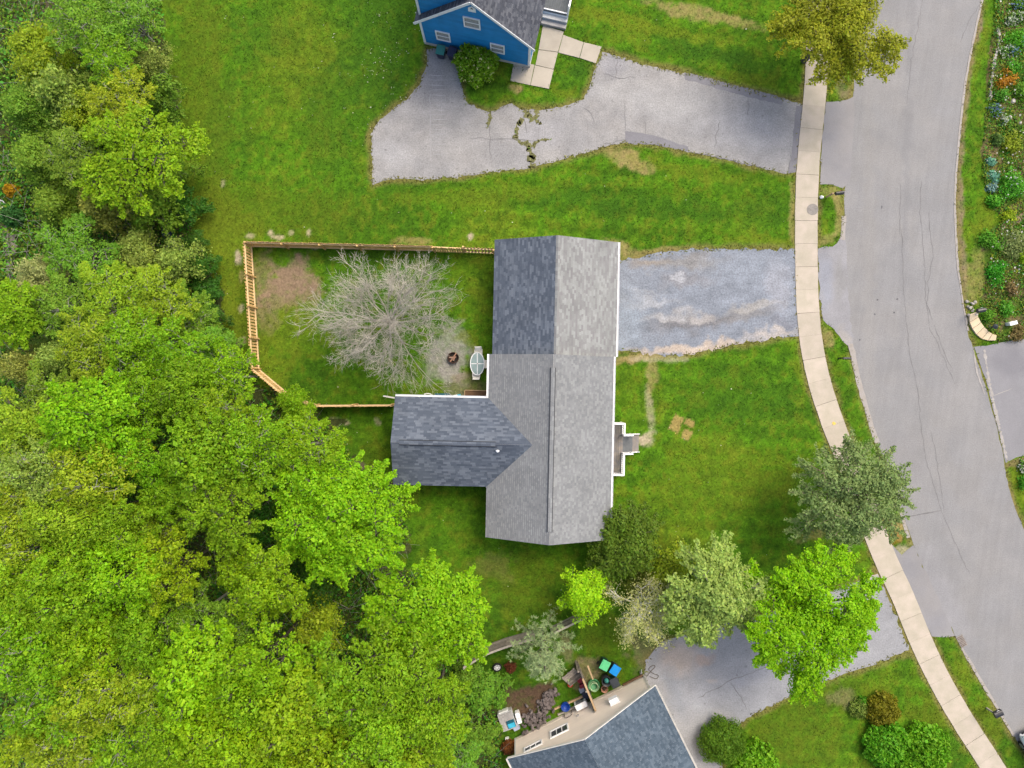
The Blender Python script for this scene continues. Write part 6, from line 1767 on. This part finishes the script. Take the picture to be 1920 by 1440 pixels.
def petrol():
    for px, py, m, lab, s in ((1091, 1286, 'pink', 'faded red jerrycan against the upright board fence', (.3, .22, .34)), (1091, 1294, 'lavender', 'pale blue crate next to the faded red jerrycan', (.34, .3, .3)), (1098, 1302, 'navy', 'navy crate below the pale blue crate', (.42, .5, .4)), (1096, 1312, 'black', 'black crate by the beige wall foot', (.5, .3, .34))):
        q = P(px, py, .3); o = empty('crate' if m != 'pink' else 'jerrycan', (q.x, q.y, .03), rad(25), lab, 'crate' if m != 'pink' else 'jerrycan')
        mb = MB(); x, y, z = s
        mb.box((0, 0, z / 2), (x, y, z), taper=.88); mb.build('body', M[m], o, bevel=.02)
        mb = MB()
        for a, b, c, d in ((-x / 2, 0, .03, y), (x / 2, 0, .03, y)): mb.box((a, b, z + .012), (c, d, .03))
        for a in (-y / 2, y / 2): mb.box((0, a, z + .013), (x - .04, .03, .03))
        mb.build('rim', M[m], o)
        if m == 'pink':
            mb = MB(); mb.tube([(-.1, 0, z), (-.08, 0, z + .1), (.06, 0, z + .1), (.1, 0, z)], .02, 5); mb.build('handle', M['black'], o)
petrol()
def green_tub():
    o = barrel('garden_tub', 1113, 1283, .40, .45, 'green_plastic', 'green garden tub holding a pale coiled hose', 'tub', None, 'green_plastic')
    mb = MB()
    for k, r in enumerate((.3, .26, .29)):
        mb.tube([(r * math.cos(t) + .03 * k - .02, r * math.sin(t) - .06 - .03 * k, .4 + .04 * k + .03 * math.sin(2 * t)) for t in [i * 2 * math.pi / 18 for i in range(19)]], .022, 6, False)
    mb.build('hose_coil', M['hose_green'], o)
green_tub()
mb = MB(); a, b = P(1102, 1248, .5), P(1112, 1274, .9); mb.bar(a, b, .1, .04)
tag(mb.build('plank', M['tan_wood']), 'single tan plank leaning over the green garden tub', 'plank')
def pallet():
    q = P(1072, 1266, .4)
    o = empty('pallet', (q.x, q.y, .05), rad(40), 'grey wooden pallet propped beside the red buckets', 'pallet')
    for k in range(6):
        mb = MB(); mb.box((0, -.42 + k * .17, .42 + k * .1), (1.1, .12, .025)); mb.build('slat', M['plank_old'], o)
    for x in (-.48, 0, .48):
        mb = MB(); mb.bar((x, -.5, .33), (x, .5, .90), .06, .08); mb.build('bearer', M['plank_old'], o)
    mb = MB(); mb.box((0, -.52, .3), (1.2, .05, .1)); mb.build('edge_board', M['plank_pale'], o)
pallet()
def heat_pump():
    a, z = wall_hit(1092, 1322, fr_beige.o, fr_beige.u)
    z = max(.45, z)
    o = empty('air_conditioner', fr_beige(a, .34, 0), fr_beige.a, 'white outdoor air conditioner unit against the beige wall', 'air conditioner')
    mb = MB(); mb.box((0, 0, .55), (.86, .40, .66)); mb.build('case', M['white'], o, bevel=.02)
    mb = MB()
    for k in range(6): mb.box((0, .205, .32 + k * .09), (.6, .012, .04))
    mb.build('grille', M['dark'], o)
    for x in (-.34, .34):
        mb = MB(); mb.box((x, 0, .11), (.07, .42, .2)); mb.build('foot', M['concrete_grey'], o)
    mb = MB(); mb.tube([(.35, -.15, .5), (.5, -.2, .5), (.5, -.26, 1.2)], .03, 6); mb.build('pipe', M['offwhite'], o)
heat_pump()
def wall_hose():
    f = fr_beige
    a0, z0 = wall_hit(1057, 1332, f.o, f.u); a1, z1 = wall_hit(1072, 1330, f.o, f.u); am, zm = wall_hit(1065, 1347, f.o, f.u)
    pts = [f(a0, .08, z0), f(a0 + .02, .08, zm - .15), f((a0 + am) / 2, .08, zm), f((a1 + am) / 2, .08, zm), f(a1 - .02, .08, zm - .15), f(a1, .08, z1)]
    mb = MB(); mb.tube(pts, .025, 6); tag(mb.build('wall_cable', M['hose']), 'brown cable looped in a U on the beige wall', 'cable')
wall_hose()
def timbers():
    for i, (p, q, lab, m) in enumerate((((1036, 1331), (1093, 1305), 'tan timber lying along the beige wall foot, outer one', 'tan_wood'), ((1046, 1340), (1085, 1322), 'pale timber lying along the beige wall foot, inner one', 'plank_pale'), ((1168, 1284), (1205, 1265), 'brown timber edging at the right end of the beige wall', 'brown_wood'))):
        mb = MB(); mb.bar(P(*p, .12), P(*q, .12), .12, .16); tag(mb.build('timber', M[m]), lab, 'timber')
timbers()
def rock_pile():
    o = empty('rock_pile', P(1010, 1340), 0, 'heap of purple grey flat rocks beside the beige wall', 'rock pile')
    line = smooth_line(G([(1038, 1292), (1028, 1312), (1018, 1332), (1000, 1345), (986, 1352)]), 6)
    rr = random.Random(8)
    for i in range(250):
        t = rr.random(); k = min(int(t * (len(line) - 1)), len(line) - 2)
        x, y = line[k]; w = .35 + .45 * t
        x += rr.gauss(0, w * .45) - o.location.x; y += rr.gauss(0, w * .5) - o.location.y
        r = rr.uniform(.10, .24); n = 6
        pts = [(r * rr.uniform(.6, 1.15) * math.cos(a), .7 * r * rr.uniform(.6, 1.15) * math.sin(a)) for a in [j * 2 * math.pi / n for j in range(n)]]
        mb = MB(); h = rr.uniform(.06, .16); top = [(a * .72, b * .72, h) for a, b in pts]; bot = [(a, b, 0) for a, b in pts]
        mb.add(bot + top, [tuple(range(n - 1, -1, -1)), tuple(range(n, 2 * n))] + [(j, (j + 1) % n, n + (j + 1) % n, n + j) for j in range(n)])
        q = mb.build('rock', M['rock'], o); q.location = (x, y, rr.uniform(.02, .42)); q.rotation_euler = (rr.uniform(-.5, .5), rr.uniform(-.5, .5), rr.uniform(0, 6))
rock_pile()
def white_junk():
    q = P(951, 1352, .6)
    o = empty('slatted_crate', (q.x, q.y, .02), rad(20), 'grey slatted crate with a teal hollow at the beige house corner', 'crate')
    for k in range(5):
        mb = MB(); mb.box((-.42 + k * .2, .0 if k < 2 else .3, .62), (.18, 1.15 if k < 2 else .55, .03)); mb.build('slat', M['concrete_grey'], o)
    mb = MB(); mb.box((0, 0, .3), (1.0, 1.2, .04))
    for x, y, w, d in ((-.5, 0, .04, 1.2), (.5, 0, .04, 1.2), (0, -.6, 1.0, .04), (0, .6, 1.0, .04)): mb.box((x, y, .31), (w, d, .56))
    mb.build('body', M['vinyl_grey'], o)
    mb = MB(); mb.box((.18, -.3, .45), (.5, .5, .28)); mb.build('lining', M['aqua'], o)
    mb = MB(); mb.box((.18, -.12, .60), (.5, .2, .03)); mb.build('inner_ledge', M['teal'], o)
    for px, py, s, rz, lab in ((945, 1339, (.7, .35, .5), .35, 'white carton standing behind the slatted crate'), (972, 1347, (.3, .75, .55), .3, 'tall white panel box right of the slatted crate'), (967, 1363, (.45, .5, .4), .5, 'pale box on the ground right of the teal hollow'), (951, 1388, (.25, .25, .3), .2, 'small cream box at the beige house corner')):
        q = P(px, py, s[2]); b = empty('carton', (q.x, q.y, .02), rz, lab, 'box')
        mb = MB(); mb.box((0, 0, s[2] / 2), s); mb.build('body', M['white'] if px != 967 else M['lavender'], b, bevel=.015)
        mb = MB(); mb.box((0, 0, s[2] + .006), (s[0] * .96, .03, .012)); mb.build('lid_seam', M['concrete_grey'], b)
white_junk()
def loose_wheel():
    q = P(932, 1253, .4)
    o = empty('loose_wheel', (q.x, q.y, .25), 0, 'white spoked wheel lying behind the grey board fence', 'wheel')
    o.rotation_euler = (rad(12), rad(8), 0)
    N = 20; mb = MB(); mb.tube([(.27 * math.cos(t), .27 * math.sin(t), 0) for t in [k * 2 * math.pi / N for k in range(N + 1)]], .07, 8, False); mb.build('tyre', M['rubber'], o, True)
    mb = MB(); mb.tube([(.2 * math.cos(t), .2 * math.sin(t), .03) for t in [k * 2 * math.pi / N for k in range(N + 1)]], .022, 6, False); mb.build('rim', M['white'], o)
    for k in range(7):
        a = k * 2 * math.pi / 7; mb = MB(); mb.bar((.03 * math.cos(a), .03 * math.sin(a), .05), (.2 * math.cos(a), .2 * math.sin(a), .04), .05, .02); mb.build('spoke', M['white'], o)
    mb = MB(); mb.lathe([(.06, .03), (.05, .07), (0, .07)], (0, 0, 0), 10); mb.build('hub', M['white'], o)
loose_wheel()
def drive_hose():
    pts = smooth_line([(P(1212, 1268).x, P(1212, 1268).y), (P(1222, 1256).x, P(1222, 1256).y), (P(1228, 1250).x, P(1228, 1250).y), (P(1224, 1247).x, P(1224, 1247).y), (P(1216, 1254).x, P(1216, 1254).y), (P(1224, 1262).x, P(1224, 1262).y), (P(1234, 1266).x, P(1234, 1266).y), (P(1230, 1272).x, P(1230, 1272).y), (P(1218, 1268).x, P(1218, 1268).y)], 6)
    mb = MB(); mb.tube([(x, y, .05 + .01 * (i % 3)) for i, (x, y) in enumerate(pts)], .022, 6); tag(mb.build('garden_hose', M['hose']), 'dark garden hose looped on the drive at the beige house corner', 'hose')
    q = P(1202, 1262, .3); mb = MB(); mb.lathe([(.1, 0), (.1, .3), (.05, .36)], (0, 0, 0), 10); mb.tube([(0, 0, .3), (.0, .18, .42), (.02, .3, .4)], .03, 6)
    o = mb.build('standpipe', M['steel']); o.location = (q.x, q.y, 0); tag(o, 'small grey standpipe at the corner of the beige wall', 'standpipe')
drive_hose()

def mailbox(px, py, basepx, label, rz, size=(.2, .5, .22), post='tan_wood', body='black', flag=None):
    b = P(*basepx)
    q = P(px, py, 1.15)
    o = empty('mailbox', (b.x, b.y, 0), 0, label, 'mailbox')
    dx, dy = q.x - b.x, q.y - b.y
    mb = MB(); mb.box((0, 0, .55), (.1, .1, 1.1)); mb.build('post', M[post], o)
    mb = MB(); mb.bar((0, 0, 1.0), (dx, dy, 1.03), .08, .06); mb.build('arm', M[post], o)
    L = size[1]; w = size[0]; h = size[2]
    prof = [(-w / 2, 0), (w / 2, 0), (w / 2, h * .55)] + [(w / 2 * math.cos(t), h * .55 + h * .45 * math.sin(t)) for t in (.5, 1.0, 1.57, 2.14, 2.64)] + [(-w / 2, h * .55)]
    m = MB(); n = len(prof)
    R3 = Matrix.Rotation(rz, 3, 'Z')
    vs = [R3 @ Vector((L / 2 * s, x, z)) + Vector((dx, dy, 1.06)) for s in (-1, 1) for x, z in prof]
    m.add(vs, [tuple(range(n)), tuple(range(2 * n - 1, n - 1, -1))] + [(k, n + k, n + (k + 1) % n, (k + 1) % n) for k in range(n)]); m.build('box', M[body], o)
    m = MB(); m.box(R3 @ Vector((L / 2 + .01, 0, h * .45)) + Vector((dx, dy, 1.06)), (.02, w * .9, h * .8), rz); m.build('door', M[body], o)
    m = MB(); m.box(R3 @ Vector((.05, w / 2 + .012, h * .6)) + Vector((dx, dy, 1.06)), (.16, .01, .04), rz); m.build('flag', M[flag or 'red'], o)
    return o
mailbox(1574, 362, (1549, 370), 'black mailbox on a pale wooden post beside the upper verge', rad(8), (.24, .55, .25), 'tan_wood')
mailbox(1588, 672, (1572, 672), 'slim black mailbox on a black post on the middle verge', rad(0), (.16, .55, .2), 'black', flag='black')
mailbox(1871, 1338, (1849, 1327), 'large black mailbox on a pale post on the lower verge', rad(24), (.42, .56, .28), 'plank_pale', flag='white')
mailbox(1839, 582, (1830, 583), 'black mailbox standing behind the limestone border', rad(10), (.3, .5, .25), 'plank_old', flag='white')
def small_things():
    q = P(1541, 370, .1); o = empty('white_bag', (q.x, q.y, .03), .4, 'small crumpled white bag on the upper verge by the mailbox', 'bag')
    mb = MB(); mb.lathe([(.12, 0), (.15, .08), (.08, .18), (.03, .2)], (0, 0, 0), 7, 1, .7); mb.build('body', M['white'], o)
    mb = MB(); mb.bar((-.12, .08, .06), (-.02, .1, .2), .08, .04); mb.build('tied_end', M['white'], o)
    q = P(1898, 606, .4); o = empty('white_box', (q.x, q.y, .03), .25, 'slim white box standing in the lower right garden', 'box')
    mb = MB(); mb.box((0, 0, .25), (.5, .22, .5)); mb.build('body', M['white'], o, bevel=.02)
    mb = MB(); mb.box((0, 0, .51), (.53, .25, .03)); mb.build('lid', M['white'], o)
    q = P(1861, 613, .3); o = empty('garden_lantern', (q.x, q.y, .03), 0, 'dark garden lantern behind the limestone border', 'lantern')
    mb = MB(); mb.lathe([(.13, 0), (.13, .04), (.05, .08), (.05, .35), (.12, .4), (.12, .58), (.18, .6), (.02, .74)], (0, 0, 0), 8); mb.build('body', M['cart_grey'], o)
    q = P(1822, 575, .2); o = empty('stone_heap', (q.x, q.y, 0), 0, 'small heap of grey stones at the top of the limestone border', 'rock pile')
    rr = random.Random(3)
    for k in range(14):
        mb = MB(); r = rr.uniform(.07, .14); mb.lathe([(r, 0), (r * .9, r * .6), (r * .3, r * .9)], (0, 0, 0), 6, 1, rr.uniform(.6, 1)); s = mb.build('stone', M['edging'], o); s.location = (rr.gauss(0, .2), rr.gauss(.05, .3), rr.uniform(0, .15)); s.rotation_euler = (0, 0, rr.random() * 6)
    q = P(312, 436, .6); o = empty('compost_bin', (q.x, q.y, 0), .3, 'black compost bin at the wood edge above the fence corner', 'compost bin')
    mb = MB(); mb.lathe([(.36, 0), (.30, .75), (.27, .75), (.25, .5), (0, .5)], (0, 0, 0), 12); mb.build('body', M['navy'], o)
    mb = MB(); mb.lathe([(.24, .52), (.1, .6), (0, .62)], (0, 0, 0), 7); mb.build('contents', M['hose_green'], o)
    q = P(1, 383, .4); o = empty('white_tub', (q.x, q.y, .05), 0, 'white plastic tub cut by the left edge', 'tub')
    mb = MB(); mb.lathe([(.22, 0), (.3, .4), (.27, .4), (.2, .06), (0, .05)], (0, 0, 0), 12); mb.build('body', M['white'], o)
small_things()

def car():
    d = Vector((.44, -.90, 0)).normalized()
    corner = P(1911, 1382, .6)
    ang = math.atan2(d.y, d.x)
    e = Vector((-d.y, d.x, 0))
    c = corner + d * 2.25 + e * .92
    o = empty('parked_car', (c.x, c.y, 0), ang, 'white parked car just entering at the bottom right corner', 'car')
    # body: stacked outlines along the length (local x forward is away from the camera centre)
    secs = [(-2.25, .42, .62, .70), (-2.15, .30, .86, .82), (-1.3, .26, .94, .90), (0, .26, .98, .91), (1.3, .26, .96, .90), (2.1, .3, .86, .82), (2.25, .42, .62, .68)]
    vs, fs = [], []
    for x, z0, z1, w in secs:
        vs += [(x, -w * .95, z0), (x, -w, (z0 + z1) / 2), (x, -w * .9, z1), (x, w * .9, z1), (x, w, (z0 + z1) / 2), (x, w * .95, z0)]
    for i in range(len(secs) - 1):
        for k in range(6): fs.append((i * 6 + k, i * 6 + (k + 1) % 6, (i + 1) * 6 + (k + 1) % 6, (i + 1) * 6 + k))
    fs += [(0, 1, 2, 3, 4, 5), tuple(range((len(secs) - 1) * 6 + 5, (len(secs) - 1) * 6 - 1, -1))]
    mb = MB(); mb.add(vs, fs); mb.build('body', M['car_white'], o, False, .06)
    mb = MB(); mb.add([(-1.5, -.78, .93), (1.2, -.78, .96), (.7, -.62, 1.45), (-.95, -.62, 1.45), (-1.5, .78, .93), (1.2, .78, .96), (.7, .62, 1.45), (-.95, .62, 1.45)], [(0, 1, 2, 3), (7, 6, 5, 4), (0, 3, 7, 4), (1, 5, 6, 2), (3, 2, 6, 7)]); mb.build('window_glass', M['glass'], o)
    mb = MB(); mb.box((-.12, 0, 1.46), (1.6, 1.2, .05)); mb.build('roof', M['car_white'], o, bevel=.02)
    for x in (-1.4, 1.4):
        for s in (-1, 1):
            mb = MB(); mb.tube([(x, s * .72, .32), (x, s * .93, .32)], .32, 16); w = mb.build('wheel', M['rubber'], o)
            mb = MB(); mb.tube([(x, s * .90, .32), (x, s * .945, .32)], .2, 12); mb.build('rim', M['steel'], w)
    for s in (-1, 1):
        mb = MB(); mb.box((-2.2, s * .62, .72), (.1, .28, .12)); mb.build('headlight', M['glass_table'], o)
        mb = MB(); mb.box((-.75, s * 1.0, 1.0), (.12, .16, .1)); mb.build('mirror', M['car_white'], o)
    mb = MB(); mb.box((-2.27, 0, .45), (.06, 1.2, .14)); mb.build('bumper', M['black'], o)
car()
